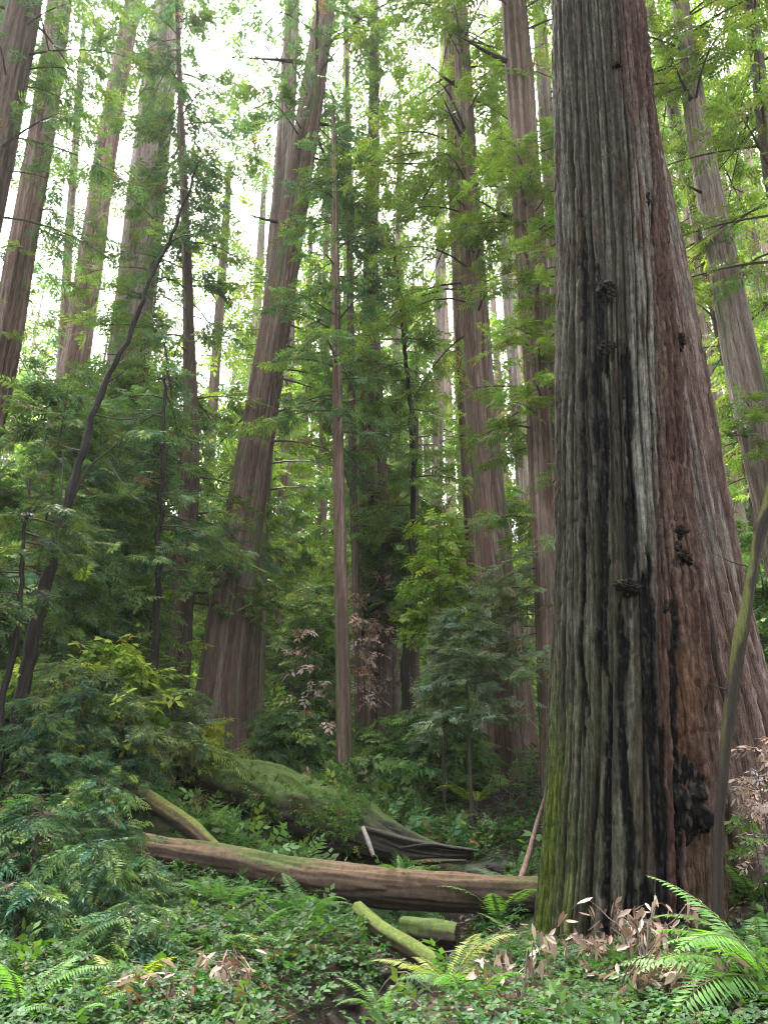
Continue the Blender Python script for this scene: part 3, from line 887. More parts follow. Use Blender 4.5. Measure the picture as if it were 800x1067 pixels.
# pale trunks deep in the wood
for i, (lab, Y, path, bk, n, lo, hi) in enumerate([
    ('faint thin trunk in the haze between the leaning redwood and the slender brown trunk', 35, [(334, 690, 12), (335, 560, 10), (337, 400, 8), (340, 250, 6)], BK_RED, 30, 470, 120),
    ('pale distant trunk showing just behind the slender brown trunk', 38, [(367, 690, 15), (365, 450, 12), (363, 250, 10), (361, 80, 8)], BK_PALE, 36, 420, 0),
    ('short stretch of distant brown trunk right of the leaning redwood foot', 33, [(285, 720, 13), (292, 570, 11), (300, 420, 9)], BK_RED, 26, 520, 250),
    ('pale distant redwood trunk left of the reddish redwood right of centre', 36, [(452, 660, 14), (456, 450, 12), (458, 330, 11), (460, 100, 8)], BK_PALE, 34, 560, 20),
    ('hazy thin trunk above the crooked dark stem', 40, [(405, 680, 12), (410, 480, 9), (414, 300, 7), (416, 150, 5)], BK_PALE, 40, 520, 60),
    ('distant trunk in the gap left of the leaning redwood', 38, [(208, 650, 14), (222, 420, 11), (234, 250, 9)], BK_RED, 36, 480, 60),
    ('pale distant trunk between the tall furrowed redwood and the reddish redwood', 33, [(556, 690, 16), (540, 450, 13), (528, 300, 11), (515, 120, 9)], BK_PALE, 36, 520, 0),
    ('far thin trunk between the grey brown lone redwood and the left edge', 40, [(40, 610, 16), (62, 420, 12), (72, 250, 9), (84, 80, 7)], BK_RED, 40, 500, 40),
    ('distant dark trunk beyond the straight pinkish redwood', 34, [(860, 600, 18), (800, 330, 13), (770, 180, 10)], BK_DARK, 40, 500, -20),
    ('distant trunk in the gap right of the flared redwood top', 38, [(760, 560, 16), (728, 330, 12), (705, 120, 9)], BK_RED, 40, 480, -40),
    ('hazy trunk far behind the straight redwood near the sky gap', 46, [(250, 640, 13), (262, 420, 10), (272, 250, 8)], BK_PALE, 40, 520, 140),
    ('hazy trunk far off over the mossy log', 46, [(312, 660, 12), (316, 480, 10), (322, 300, 7)], BK_PALE, 40, 560, 200),
]):
    make_tree(lab, Y, path, bk, [Z(lo=lo, hi=hi, n=n, L=3.8, L2=3.0, col=[MID, BLUE, WARM][i % 3], kind='far', spray=.8, NS=9, NK=3, tw=True)], 40, 120, 60 + i, .2, .2, .05, ext=6)

# ------------------------------------------------------------------ fallen logs
def log(name, label, P, R, sides, n, bump, seed, c_top, c_side, c_under, moss, moss_amt, group=None, fade=None):
    v, f, D, s = tube(P, R, sides, n, bump, seed)
    fr = np.linspace(0, 2 * np.pi, sides, endpoint=False)[None]
    # long cracks and flaking bark along the grain
    g = vn(np.cos(fr) * 4, np.sin(fr) * 4, s[:, None] * .8, seed + 2)
    g2 = vn(np.cos(fr) * 9, np.sin(fr) * 9, s[:, None] * 1.6, seed + 4)
    rmean = float(np.mean(R))
    dd = -rmean * .10 * np.exp(-((g - .5) / .06) ** 2) - rmean * .05 * np.exp(-((g2 - .5) / .08) ** 2)
    fl = sstep(.5, .56, fbm(np.cos(fr) * 2, np.sin(fr) * 2, s[:, None] * .7, seed + 6, 3))
    dd = dd + rmean * .05 * fl
    v = v + D * dd[..., None]
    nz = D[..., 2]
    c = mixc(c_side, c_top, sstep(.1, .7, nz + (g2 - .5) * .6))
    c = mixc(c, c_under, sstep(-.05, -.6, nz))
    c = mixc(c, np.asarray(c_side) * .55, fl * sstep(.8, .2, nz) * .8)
    ms = fbm(np.cos(fr) * 1.5, np.sin(fr) * 1.5, s[:, None] * 1.1, seed + 8, 4)
    c = mixc(c, moss, sstep(.55, .85, nz * .5 + .35 + (ms - .5) * 1.6 + moss_amt - .5) * .95)
    ends = []
    if fade:
        fd = sstep(fade[0], fade[1], s / s[-1])[:, None] + 0 * g
        c = mixc(c, mixc((.042, .033, .026), (.016, .013, .011), sstep(.35, .65, g2)), fd * sstep(.36, .56, ms + .04))
        v = v + D * (fd * .08 * (np.abs(vn(np.cos(fr) * 5, np.sin(fr) * 5, s[:, None] * .7, seed + 21) - .5) * 2 - .5))[..., None]
    for e, sg in ((0, -1), (-1, 1)):   # broken end face, sunk and ragged
        ctr = v[e].mean(0)
        ax = v[e].mean(0) - v[e - sg * 1 if e else 1].mean(0)
        ax /= np.linalg.norm(ax) + 1e-9
        ring = [v[e]]
        for kk, (sc, dp) in enumerate([(.8, .02), (.5, -.06), (.2, -.10), (.02, -.08)]):
            ring.append(ctr + (v[e] - ctr) * sc + ax * (dp * 2 * rmean + rmean * .35 * (vn(np.cos(fr[0]) * 3, np.sin(fr[0]) * 3, kk * 1.7 + 0 * fr[0], seed + 11) - .5))[:, None])
        ends.append(np.array(ring))
    mb = MB().add(v, f, c.reshape(-1, 3))
    for en in ends:
        ff = grid_faces(5, sides)
        if en is ends[0]:
            ff = ff[:, ::-1]
        mb.add(en, ff, np.asarray(c_side) * .8)
    o = mb.build(name, M_LOG, None, True, loc=np.asarray(P)[len(P) // 2])
    return tag(o, label, 'log', group)


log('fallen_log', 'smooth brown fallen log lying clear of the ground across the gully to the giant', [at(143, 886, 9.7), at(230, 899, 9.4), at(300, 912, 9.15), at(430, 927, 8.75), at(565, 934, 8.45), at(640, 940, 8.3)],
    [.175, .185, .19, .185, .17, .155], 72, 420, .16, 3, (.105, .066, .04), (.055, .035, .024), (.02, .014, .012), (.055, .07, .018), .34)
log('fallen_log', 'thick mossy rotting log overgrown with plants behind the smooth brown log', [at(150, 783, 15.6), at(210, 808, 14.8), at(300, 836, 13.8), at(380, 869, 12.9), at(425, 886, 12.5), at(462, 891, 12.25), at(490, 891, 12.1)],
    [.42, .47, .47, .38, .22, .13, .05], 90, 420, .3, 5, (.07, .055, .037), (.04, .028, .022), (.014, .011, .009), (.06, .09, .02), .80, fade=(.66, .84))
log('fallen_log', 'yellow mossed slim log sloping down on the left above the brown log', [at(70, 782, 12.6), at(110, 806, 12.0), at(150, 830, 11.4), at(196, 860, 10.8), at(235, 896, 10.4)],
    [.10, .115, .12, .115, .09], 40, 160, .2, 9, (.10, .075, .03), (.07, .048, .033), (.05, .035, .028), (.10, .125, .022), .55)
log('fallen_log', 'dark log end under the redwood sprouts at the left', [at(-30, 852, 9.6), at(40, 858, 9.3), at(95, 866, 9.1)],
    [.17, .19, .16], 32, 80, .25, 11, (.09, .06, .045), (.06, .04, .032), (.03, .022, .018), (.06, .08, .025), .25)
log('fallen_branch', 'moss covered branch slanting into the creek below the brown log', [at(372, 946, 7.9), at(400, 972, 7.4), at(430, 990, 7.1), at(458, 1006, 6.8)],
    [.06, .075, .07, .05], 24, 90, .25, 13, (.06, .07, .018), (.05, .04, .02), (.045, .035, .025), (.075, .10, .018), .6)['category'] = 'branch'
log('fallen_branch', 'stubby mossy log piece under the brown log beside the creek', [at(418, 968, 8.2), at(450, 972, 8.1), at(476, 975, 8.0)],
    [.10, .11, .09], 24, 50, .3, 15, (.10, .12, .03), (.07, .055, .035), (.03, .025, .02), (.06, .085, .02), .6)['category'] = 'branch'
log('fallen_branch', 'thin reddish dead branch propped against the giant above the creek', [at(541, 920, 8.6), at(551, 890, 8.9), at(560, 856, 9.1), at(571, 820, 9.2)],
    [.035, .032, .024, .012], 12, 50, .2, 17, (.17, .11, .085), (.13, .085, .07), (.06, .04, .035), (.1, .1, .04), .1)['category'] = 'branch'
log('fallen_branch', 'grey snag leaning on the mossy rotting log', [at(378, 862, 12.3), at(384, 878, 12.1), at(389, 892, 12.0)], [.03, .035, .03], 10, 24, .2, 19, (.24, .21, .19), (.2, .17, .15), (.1, .08, .07), (.1, .1, .05), .05)['category'] = 'branch'
log('fallen_branch', 'small dark stick with a pale broken end on the mossy rotting log', [at(228, 868, 12.8), at(240, 850, 12.9), at(236, 846, 12.95)], [.03, .03, .02], 10, 20, .2, 21, (.3, .28, .26), (.2, .17, .15), (.1, .08, .07), (.1, .1, .05), .0)['category'] = 'branch'
for lab, pts, w in [('long flat splinter of grey rotten wood beyond the brown log', [(378, 862, 12.5), (430, 876, 12.3), (498, 887, 12.0)], .055),
                    ('short splinter of grey rotten wood over the dark hollow', [(384, 858, 12.7), (416, 866, 12.5), (448, 878, 12.4)], .04),
                    ('broken splinter of rotten wood tilted over the tapering log end', [(415, 884, 12.1), (450, 880, 12.1), (474, 884, 12.0)], .035),
                    ('lowest splinter of rotten wood under the tapering log end', [(410, 902, 11.9), (446, 898, 11.9), (486, 897, 11.8)], .04)]:
    P = [at(*p_) for p_ in pts]
    log('wood_splinter', lab, P, [w * .6, w * .8, w * .3], 10, 60, .8, len(lab), (.085, .075, .065), (.045, .037, .03), (.02, .016, .013), (.05, .065, .02), .35)

# mossy sapling in front of the giant on the right
ts = make_tree('moss streaked young trunk leaning right in front of the burnt giant', 6.45, [(744, 992, 9), (748, 900, 9), (750, 850, 10), (756, 770, 11), (767, 690, 12), (784, 595, 12), (800, 520, 12), (832, 405, 11)], ((.022, .016, .013), (.042, .031, .025), (.012, .009, .008)), (), 48, 320, 71, .0, .25, .006, ext=2.5, name='sapling', sp=.05, bm=M_TWIG, root=.3, kink=.012, stub_r=.22, stubs=[(640, .6, .35, .5), (720, 3.4, .3, .4), (590, 2.9, .3, .6)])
me = next(o for o in ts[0].children if o.name.startswith('trunk')).data
co = np.empty(len(me.vertices) * 3, np.float32); me.vertices.foreach_get('co', co); co = co.reshape(-1, 3)
no = np.empty(len(me.vertices) * 3, np.float32); me.vertices.foreach_get('normal', no); no = no.reshape(-1, 3)
a_ = me.color_attributes['Col']
cc = np.empty(len(co) * 4, np.float32); a_.data.foreach_get('color', cc); cc = cc.reshape(-1, 4)
ms = fbm(co[:, 0] * 6, co[:, 1] * 6, co[:, 2] * 2.5, 77, 4)
f_ = sstep(.45, .6, -no[:, 0] * .35 - no[:, 1] * .05 + .18 + (ms - .5) * 1.2 + .12) * sstep(1.0, 2.2, co[:, 2])
cc[:, :3] = mixc(cc[:, :3], (.075, .08, .02), f_ * .85)
a_.data.foreach_set('color', cc.ravel())


# ------------------------------------------------------------------ small plants
def shrub(label, px, py, h_px, kind, spray, col, n, L, Y=None, group=None, name='shrub', cat='shrub', m=M_LEAF, tip=TIP, droop=.35, rise=.25, lean=0., NS=9, NK=4, var=.3, dens=1., stem_r=.02, hang=.25, lo=.1, twcol=(.07, .05, .04)):
    """a sapling or bush: a stem with boughs from near the ground up"""
    b = hit(px, py) if Y is None else np.array([*at(px, py, Y)[:2], 0])
    if Y is not None:
        b[2] = gz1(b[0], b[1])
    H = h_px * mpp(py - h_px * .5, b[1])
    t = thing(name, b, label, cat, group)
    P = [(0, 0, -.1), (lean * .3, 0, H * .35), (lean * .7, 0, H * .7), (lean, .02, H)]
    v, f, D, s = tube(P, [stem_r, stem_r * .8, stem_r * .5, stem_r * .15], 6, 14, .1, int(px))
    MB().add(v, f, np.array((.06, .045, .037))).build('stem', M_TWIG, t, smooth=True)
    mb = MB()
    zz = H * (lo + (1.0 - lo) * (np.arange(n) + rng.uniform(0, 1, n)) / n)
    fz = zz / H
    a = rng.uniform(0, 2 * np.pi, n)
    Lb = L * (1.1 - .75 * fz) * rng.uniform(.6, 1.2, n)
    P0 = np.stack([lean * fz, 0 * fz, zz], 1)
    branches(mb, P0, a, Lb, np.full(n, rise) + rng.normal(0, .12, n), droop * rng.uniform(.5, 1.5, n), kind, spray, col, NS, NK, var, tip, rad=.008, dens=dens, hang=hang, tw_col=twcol)
    mb.build('foliage', [m, M_TWIG], t)
    return t


SPR = (.038, .092, .048)
for lab, px, py, h, n, L in [
    ('blue green redwood sprout by the left end of the brown log', 98, 922, 100, 30, .8),
    ('drooping redwood sprout in front of the dark log end at the left edge', 28, 935, 100, 30, .8),
    ('redwood sprout with feathery sprays below the dark log end', 85, 975, 90, 30, .75),
    ('small redwood sprout low at the left edge above the ferns', 12, 1000, 75, 26, .65),
    ('redwood sprout crowding the front of the brown log left end', 150, 945, 50, 20, .5),
    ('tallest redwood sprout on the left bank above the yellow mossed log', 70, 835, 120, 34, .95),
    ('spreading redwood sprout beside the yellow mossed log', 125, 838, 85, 28, .8),
    ('dark redwood sprout under the leaning black sapling', 22, 830, 100, 30, .9),
    ('redwood sprout over the thick mossy log upper end', 175, 800, 70, 24, .9),
    ('low redwood sprout in the left foreground between clover and ferns', 128, 1010, 60, 22, .5),
]:
    shrub(lab, px, py, h, 'near', .19, SPR, int(n * 1.2), L * .9, group='redwood sprouts on the left bank', name='redwood_sprout', cat='sprout', hang=.35, droop=.5)

for lab, px, py, h, col, n, L, kind, spl, m, Y in [
    ('yellow green leafy bush behind the leaning black sapling', 98, 742, 105, (.17, .25, .04), 54, 1.6, 'broad', .34, M_BROAD, 12.5),
    ('yellow leaved sprig against the foot of the thick leaning redwood', 205, 800, 60, (.24, .24, .03), 14, .7, 'broad', .3, M_BROAD, 14.5),
    ('bright green maple sapling left of the reddish redwood', 462, 790, 300, BRIGHT, 56, 1.3, 'broad', .30, M_BROAD, 15.5),
    ('pale grey green fir sapling covering the foot of the reddish redwood', 490, 812, 220, PALE, 60, 1.5, 'near', .30, M_LEAF, 14.6),
    ('dark leaved bush at the left under the yellow green bush', 70, 765, 90, (.06, .10, .055), 36, 1.4, 'near', .34, M_LEAF, 11.6),
    ('grey green bush right of the yellow green bush', 150, 762, 90, (.075, .11, .065), 36, 1.5, 'near', .36, M_LEAF, 13.2),
    ('tall evergreen sapling at the left edge', 12, 760, 380, BLUE, 84, 1.9, 'near', .40, M_LEAF, 12.8),
    ('tall evergreen sapling in front of the pale thick redwood', 100, 735, 330, BLUE, 64, 2.0, 'mid', .45, M_LEAF, 15.5),
    ('evergreen sapling between the pale thick redwood and the slim conifer', 148, 735, 300, (.055, .115, .05), 44, 1.8, 'mid', .45, M_LEAF, 22),
    
    ('tall evergreen sapling second from the left edge', 60, 745, 400, MID, 84, 2.4, 'mid', .46, M_LEAF, 16.5),
    ('low spreading bush between the leaning redwood and the slender brown trunk', 305, 800, 60, (.06, .12, .055), 40, 1.3, 'mid', .4, M_LEAF, 18),
    ('green sapling behind the slender brown trunk', 325, 770, 170, (.06, .125, .045), 50, 2.0, 'mid', .45, M_LEAF, 24),
    ('green bush at the foot of the centre trunks', 395, 815, 60, (.06, .12, .045), 30, 1.2, 'mid', .38, M_LEAF, 17.5),
    ('bush of mixed greens right of the crooked dark stem', 455, 805, 75, (.06, .13, .05), 40, 1.5, 'mid', .38, M_LEAF, 16.5),
    ('green sapling in the distance behind the maple sapling', 470, 745, 200, MID, 56, 2.4, 'mid', .5, M_LEAF, 25),
    ('dark green sapling left of the maple sapling', 410, 760, 260, (.04, .085, .035), 60, 2.1, 'mid', .46, M_LEAF, 21),
    ('green sapling filling the gap left of the straight redwood', 285, 740, 230, MID, 60, 2.5, 'mid', .5, M_LEAF, 27),
    ('green leafy shrub on the right bank behind the mossy young trunk', 790, 840, 110, (.075, .15, .04), 34, .9, 'broad', .24, M_BROAD, 9.2),
    ('sapling with fresh green leaves right of the burnt giant trunk', 800, 640, 170, (.08, .15, .045), 50, 1.9, 'mid', .4, M_LEAF, 15.5),
    ('fern green bush in the gap under the pinkish redwood', 770, 600, 120, (.07, .14, .035), 40, 2.2, 'mid', .5, M_LEAF, 22),
]:
    big = h > 150
    shrub(lab, px, py, h, kind, spl, col, n, L, Y, m=m, name='sapling' if big else 'shrub', cat='sapling' if big else 'shrub', tip=(.27, .31, .05) if 'yellow' in lab else (.19, .23, .16) if col == PALE else TIP,
          stem_r=.035 if big else .015, NS=10, lo=(.45 if 'covering the foot' in lab else .55 if 'maple' in lab else .15) if big else .05, rise=.15 if big else .5, var=.35)

# withered leaves
DEADC = (.27, .19, .155)
for lab, px, py, h, Y, n, L, lean in [
    ('withered sapling with pinkish tan leaves left of the slender brown trunk', 318, 770, 150, 17.6, 10, 1.0, .2),
    ('dead leafy sapling hanging round the centre trunk', 396, 800, 210, 20.6, 34, 1.0, 0),
    ('dead leafy stem between the slender trunk and the centre trunk', 372, 800, 190, 18.6, 22, .8, .2)]:
    shrub(lab, px, py, h, 'dead', .34, DEADC, n, L, Y, m=M_DEAD, name='withered_sapling', cat='sapling', tip=(.36, .27, .23), dens=.5, lo=.35, rise=.2)
shrub('sprig of pale pinkish dead leaves beside the mossy young trunk', 775, 720, 165, 'dead', .17, (.40, .31, .27), 12, .42, 7.3, m=M_DEAD, name='withered_sprig', cat='sprig', tip=(.48, .40, .36), dens=.55, lo=.55, stem_r=.008, NS=7)
shrub('sprig of small green leaves in front of the flared redwood', 765, 742, 105, 'broad', .14, (.10, .17, .05), 12, .40, 7.2, m=M_BROAD, name='leafy_sprig', cat='sprig', dens=.7, lo=.6, stem_r=.006, NS=7)
shrub('drooping withered stem on the right bank', 790, 800, 110, 'dead', .15, (.33, .24, .19), 14, .4, 7.9, m=M_DEAD, name='withered_sprig', cat='sprig', tip=(.42, .32, .27), dens=.6, lo=.2, stem_r=.008, NS=7)


# ferns: each a rosette of arching fronds
def frond_data(L, seed, col, npin=26, arch=.55, wid=.17, tipc=None):
    r = np.random.default_rng(seed)
    t = np.linspace(0, 1, 16)
    elev = 1.0 - 1.5 * t * arch - .35 * t ** 2
    ds = L / 15
    x = np.concatenate([[0], np.cumsum(np.cos(elev[:-1]) * ds)])
    z = np.concatenate([[0], np.cumsum(np.sin(elev[:-1]) * ds)])
    y = .06 * L * np.sin(t * 2 + seed) * t
    P = np.stack([x, y, z], 1)
    mb = MB()
    v, f, D, s = tube(P, np.linspace(.006, .0012, 16) * max(L, .5), 4, 16)
    mb.add(v, f, np.array((.11, .11, .04)), 1)
    tt = np.repeat(.14 + .85 * (np.arange(npin) / npin), 2)
    sg = np.tile([-1., 1.], npin)
    B = np.stack([np.interp(tt, t, P[:, i]) for i in range(3)], 1)
    T = np.stack([np.interp(tt, t, np.gradient(P[:, i], t)) for i in range(3)], 1)
    T /= np.linalg.norm(T, axis=1, keepdims=True)
    S = np.cross(T, np.array([0, 0, 1.]))
    S /= np.linalg.norm(S, axis=1, keepdims=True)
    N = np.cross(S, T)
    l = wid * L * np.minimum(1, (1.02 - tt) * 2.2) * np.minimum(1, .45 + tt * 2.2) * r.uniform(.85, 1.1, len(tt))
    d = S * sg[:, None] * .93 + T * .36 - N * r.uniform(.02, .25, len(tt))[:, None]
    w = (.85 / npin) * L * .42
    m1 = B + d * (l * .35)[:, None]
    tip = B + d * l[:, None] - N * (l * .12)[:, None]
    quad = np.stack([B - T * w * .6, m1 + T * w - N * .0, tip, m1 - T * w], 1)
    quad = np.where((sg > 0)[:, None, None], quad, quad[:, ::-1])
    c = np.asarray(col) * r.uniform(.75, 1.25, (len(tt), 1))
    if tipc is not None:
        c = mixc(c, np.asarray(tipc), tt ** 2 * .6)
    mb.add(quad, np.arange(len(tt) * 4).reshape(-1, 4), np.repeat(c, 4, 0), 0)
    return mb.data('frond', [M_BROAD, M_TWIG])


FERN_COL = {'green': (.06, .145, .035), 'bright': (.095, .20, .05), 'yellow': (.17, .21, .035), 'dull': (.05, .105, .035), 'tan': (.30, .26, .12), 'glow': (.22, .29, .04)}
FRONDS = {k: [frond_data(1.0, 5 * i + 3, c, 28, .45 + .13 * i, .16 + .02 * (i % 2), (.25, .25, .08) if k in ('yellow', 'tan') else None) for i in range(4)] for k, c in FERN_COL.items()}


def fern(label, px, py, size, col, n=9, az=None, Y=None, spread=None):
    b = hit(px, py) if Y is None else at(px, py, Y)
    if Y is not None and 'log' not in label.split(' fern')[-1].replace('behind the brown log', '').replace('behind the splintered log', ''):
        b[2] = gz1(b[0], b[1])
    t = thing('fern', b - [0, 0, .02], label, 'fern', 'ferns on the gully slopes')
    for k in range(n):
        o = bpy.data.objects.new('frond', FRONDS[col][int(rng.integers(0, 4))])
        COL.objects.link(o)
        o.parent = t
        a = (2 * math.pi * k / n + rng.uniform(-.3, .3)) if az is None else az + rng.uniform(-1, 1) * (spread or .5)
        o.rotation_euler = (rng.uniform(-.3, .3), rng.uniform(-.15, .35), a)
        s = size * 1.2 * rng.uniform(.75, 1.15)
        o.scale = (s, s, s)
    return t


for lab, px, py, size, col, n, az, Y in [
    ('large bright green fern with broad fronds in the lower right corner', 815, 1062, .75, 'bright', 8, 3.1, 4.9),
    ('green fern on the ground right of the giant, behind the large bright fern', 790, 1000, .6, 'bright', 7, None, None),
    ('fern arching over the right end of the brown log', 520, 962, .55, 'bright', 7, None, None),
    ('fern with spreading fronds below the right end of the brown log', 478, 985, .55, 'green', 7, 3.0, None),
    ('upright fern behind the brown log beside the giant', 537, 918, .6, 'bright', 5, None, 9.2),
    ('yellowing fern by the creek in front of the mossy branch', 468, 1030, .5, 'yellow', 6, None, None),
    ('fern with one tan withered frond in the foreground centre', 490, 1045, .5, 'green', 6, None, None),
    ('bright fern in the bottom left corner', 22, 1056, .42, 'bright', 9, None, None),
    ('bright feathery fern right of the bottom left corner', 75, 1070, .36, 'bright', 8, None, None),
    ('fern with a yellowed centre in the left foreground', 128, 1040, .36, 'yellow', 9, None, None),
    ('fern sprouting left of the creek in the foreground', 250, 990, .4, 'green', 8, None, None),
    ('drooping yellow fern over the creek edge in the foreground', 290, 1000, .38, 'yellow', 7, None, None),
    ('green fern under the middle of the brown log', 232, 945, .5, 'green', 8, None, None),
    ('fern behind the left part of the brown log', 205, 868, .55, 'bright', 8, None, None),
    ('fern on top of the thick mossy log at its upper end', 195, 800, .6, 'green', 8, None, 14.7),
    ('fern growing from the middle of the thick mossy log', 275, 830, .55, 'green', 8, None, 13.9),
    ('fern near the broken end of the thick mossy log', 345, 850, .5, 'dull', 8, None, 13.2),
    ('small bright fern sprig rooted on the brown log', 418, 913, .28, 'bright', 6, None, 8.8),
    ('yellow green fern on the slope left of the reddish redwood foot', 455, 735, 1.2, 'glow', 7, None, 18),
    ('glowing yellow fern up the slope behind the crooked dark stem', 437, 752, 1.1, 'glow', 7, None, 19),
    ('fern low on the slope below the reddish redwood', 490, 790, .9, 'glow', 8, None, 15.5),
    ('fern right of the dark earth bank behind the splintered log', 470, 835, .6, 'green', 8, None, 14.5),
    ('fern at the right edge beside the green shrub', 785, 935, .6, 'green', 8, None, None),
    ('fern at the left behind the redwood sprouts with yellow fronds', 40, 785, .8, 'glow', 8, None, 12),
    ('fern below the yellow leaved sprig on the mossy log', 232, 800, .6, 'bright', 8, None, 14.6),
    ('fern left of the slender brown trunk foot', 330, 812, .7, 'glow', 8, None, 17),
    ('fern right of the slender brown trunk foot', 385, 838, .6, 'green', 8, None, 15),
    ('fern at the back of the left bank under the grey green bush', 140, 790, .7, 'green', 8, None, 13.5),
    ('fern on the left slope half hidden by clover', 60, 1010, .5, 'dull', 8, None, None),
    ('fern in the clover right of the creek', 400, 1062, .36, 'bright', 8, None, None),
    ('fern with slim fronds in the clover beneath the giant', 560, 1010, .45, 'green', 7, None, None),
    ('fern under the brown log near its left third', 320, 955, .45, 'green', 8, None, None),
]:
    fern(lab, px, py, size, col, n, az, Y)

# stones in the creek
for lab, px, py, s in [('flat grey stone in the creek at the bottom', 360, 1046, .07), ('small round stone beside the flat creek stone', 322, 1050, .06), ('pale stone at the creek bend below the mossy branch', 395, 1015, .07),
                       ('grey rock on the gravel behind the brown log', 520, 905, .16), ('smaller grey rock beside the gravel rock', 495, 912, .11), ('pale rock at the foot of the dark earth bank', 553, 893, .14)]:
    p = hit(px, py)
    n_, m_ = 20, 24
    th = np.linspace(.02, math.pi - .02, n_)[:, None]
    ph = np.linspace(0, 2 * math.pi, m_, endpoint=False)[None]
    x, y, z = np.sin(th) * np.cos(ph), np.sin(th) * np.sin(ph), np.cos(th) + 0 * ph
    rr = 1 + .9 * (fbm(x * 1.5 + px, y * 1.5, z * 1.5, 3, 4) - .5)
    o = MB().add(np.stack([x * rr * s * 1.3, y * rr * s, z * rr * s * .5], -1), grid_faces(n_, m_), np.array((.045, .038, .034))).build('rock', M_ROCK, None, True)
    o.location = p
    tag(o, lab, 'rock', 'stones in the creek')

# dead fallen branches with tan leaves in the foreground
def dead_branch(label, px, py, L, az, nleaf, seed, Y=None, h=.35, arcs=5):
    r = np.random.default_rng(seed)
    b = hit(px, py) if Y is None else at(px, py, Y)
    t = thing('dead_branch', b, label, 'branch', 'fallen leafy branches in the foreground')
    tw = MB()
    pts = []
    for k in range(arcs):
        a = az + r.uniform(-1.2, 1.2)
        l = L * r.uniform(.6, 1.1)
        s = np.linspace(0, 1, 9)
        hh = h * r.uniform(.4, 1.3)
        bend = r.uniform(-.5, .5)
        P = np.stack([np.cos(a + bend * s) * s * l, np.sin(a + bend * s) * s * l, .02 + hh * np.sin(s * math.pi * r.uniform(.55, 1.0)) + .03 * r.normal(size=9)], 1)
        v, f, D, _ = tube(P, np.linspace(.006, .0018, 9), 5, 24, .2, seed + k)
        tw.add(v, f, mixc((.06, .045, .036), (.12, .095, .08), r.uniform()))
        pts.append(P)
    tw.build('twig', M_TWIG, t, smooth=True)
    lf = MB()
    P = np.concatenate([p[2:] for p in pts])
    i = r.integers(0, len(P), nleaf)
    pos = P[i] + r.normal(0, .035, (nleaf, 3))
    pos[:, 2] = np.maximum(pos[:, 2], .02)
    a = r.uniform(0, 6.28, nleaf)
    pit = r.uniform(-1.5, -.1, nleaf)
    leafmesh(lf, pos, a, pit, r.uniform(.08, .14, nleaf), r, .30)
    lf.build('foliage', M_DEAD, t)
    return t


def leafmesh(mb, pos, a, pit, ln, r, wr=.3, cols=((.15, .092, .066), (.36, .28, .22), (.09, .048, .035))):
    """curled elliptical leaves: 3 x 2 quads each"""
    n = len(pos)
    X = np.stack([np.cos(a) * np.cos(pit), np.sin(a) * np.cos(pit), np.sin(pit)], 1)
    S = np.stack([-np.sin(a), np.cos(a), 0 * a], 1)
    roll = r.uniform(-1.2, 1.2, n)[:, None]
    Nn = np.cross(X, S)
    S, Nn = S * np.cos(roll) + Nn * np.sin(roll), Nn * np.cos(roll) - S * np.sin(roll)
    u = np.array([0, .3, .68, 1.0])
    w = np.array([.06, .9, .8, .03]) * wr * .5
    curl = r.uniform(-.25, .35, n)
    fold = r.uniform(.05, .5, n)
    rows = []
    for k in range(4):
        cen = pos + X * (ln * u[k])[:, None] - Nn * (curl * ln * u[k] ** 2)[:, None]
        for sd in (-1, 0, 1):
            rows.append(cen + S * (sd * w[k] * ln)[:, None] + Nn * (abs(sd) * fold * w[k] * ln)[:, None])
    V = np.stack(rows, 1)                                # n,12,3
    f = []
    for k in range(3):
        for j in range(2):
            f.append([k * 3 + j, k * 3 + j + 1, k * 3 + j + 4, k * 3 + j + 3])
    F = (np.array(f)[None] + (np.arange(n) * 12)[:, None, None]).reshape(-1, 4)
    q1, q2 = r.uniform(size=n), r.uniform(size=n)
    c = mixc(mixc(cols[0], cols[1], q1), cols[2], (q2 > .7) * .7)
    mb.add(V, F, np.repeat(c, 12, 0))


dead_branch('fallen branch of tan dead leaves heaped against the foot of the giant', 672, 1025, .8, 1.4, 260, 1, h=.34, arcs=13)
dead_branch('fallen branch of brown dead leaves in front of the giant, left of the bright fern', 635, 1062, .65, .3, 170, 2, h=.3, arcs=9)
dead_branch('fallen branch with dead leaves low in the clover left of the giant', 545, 1055, .5, 1.9, 60, 3, h=.25, arcs=5)
dead_branch('fallen branch with tan leaves at the bottom edge left of the creek', 268, 1062, .55, 2.8, 150, 4, h=.24, arcs=9)
dead_branch('thin fallen twig with tan leaves at the bottom edge in the left foreground', 200, 1068, .45, 2.2, 70, 5, h=.2, arcs=5)
dead_branch('fallen branch with brown leaves under the bright fern at the lower right', 735, 1068, .5, .6, 70, 6, h=.22, arcs=6)
dead_branch('fallen leafy branch on the right bank behind the mossy young trunk', 790, 870, .9, 3.6, 90, 7, h=.3, arcs=7)

# ------------------------------------------------------------------ ground cover nobody could count
def ground_points(n, x0, x1, y0, y1, keepf):
    x, y = rng.uniform(x0, x1, n), rng.uniform(y0, y1, n)
    k = keepf(x, y) > rng.uniform(size=n)
    x, y = x[k], y[k]
    return np.stack([x, y, gz(x, y)], 1)


def in_view(x, y, m=.6):
    return np.abs(x) < .53 * y * 1.1 + m


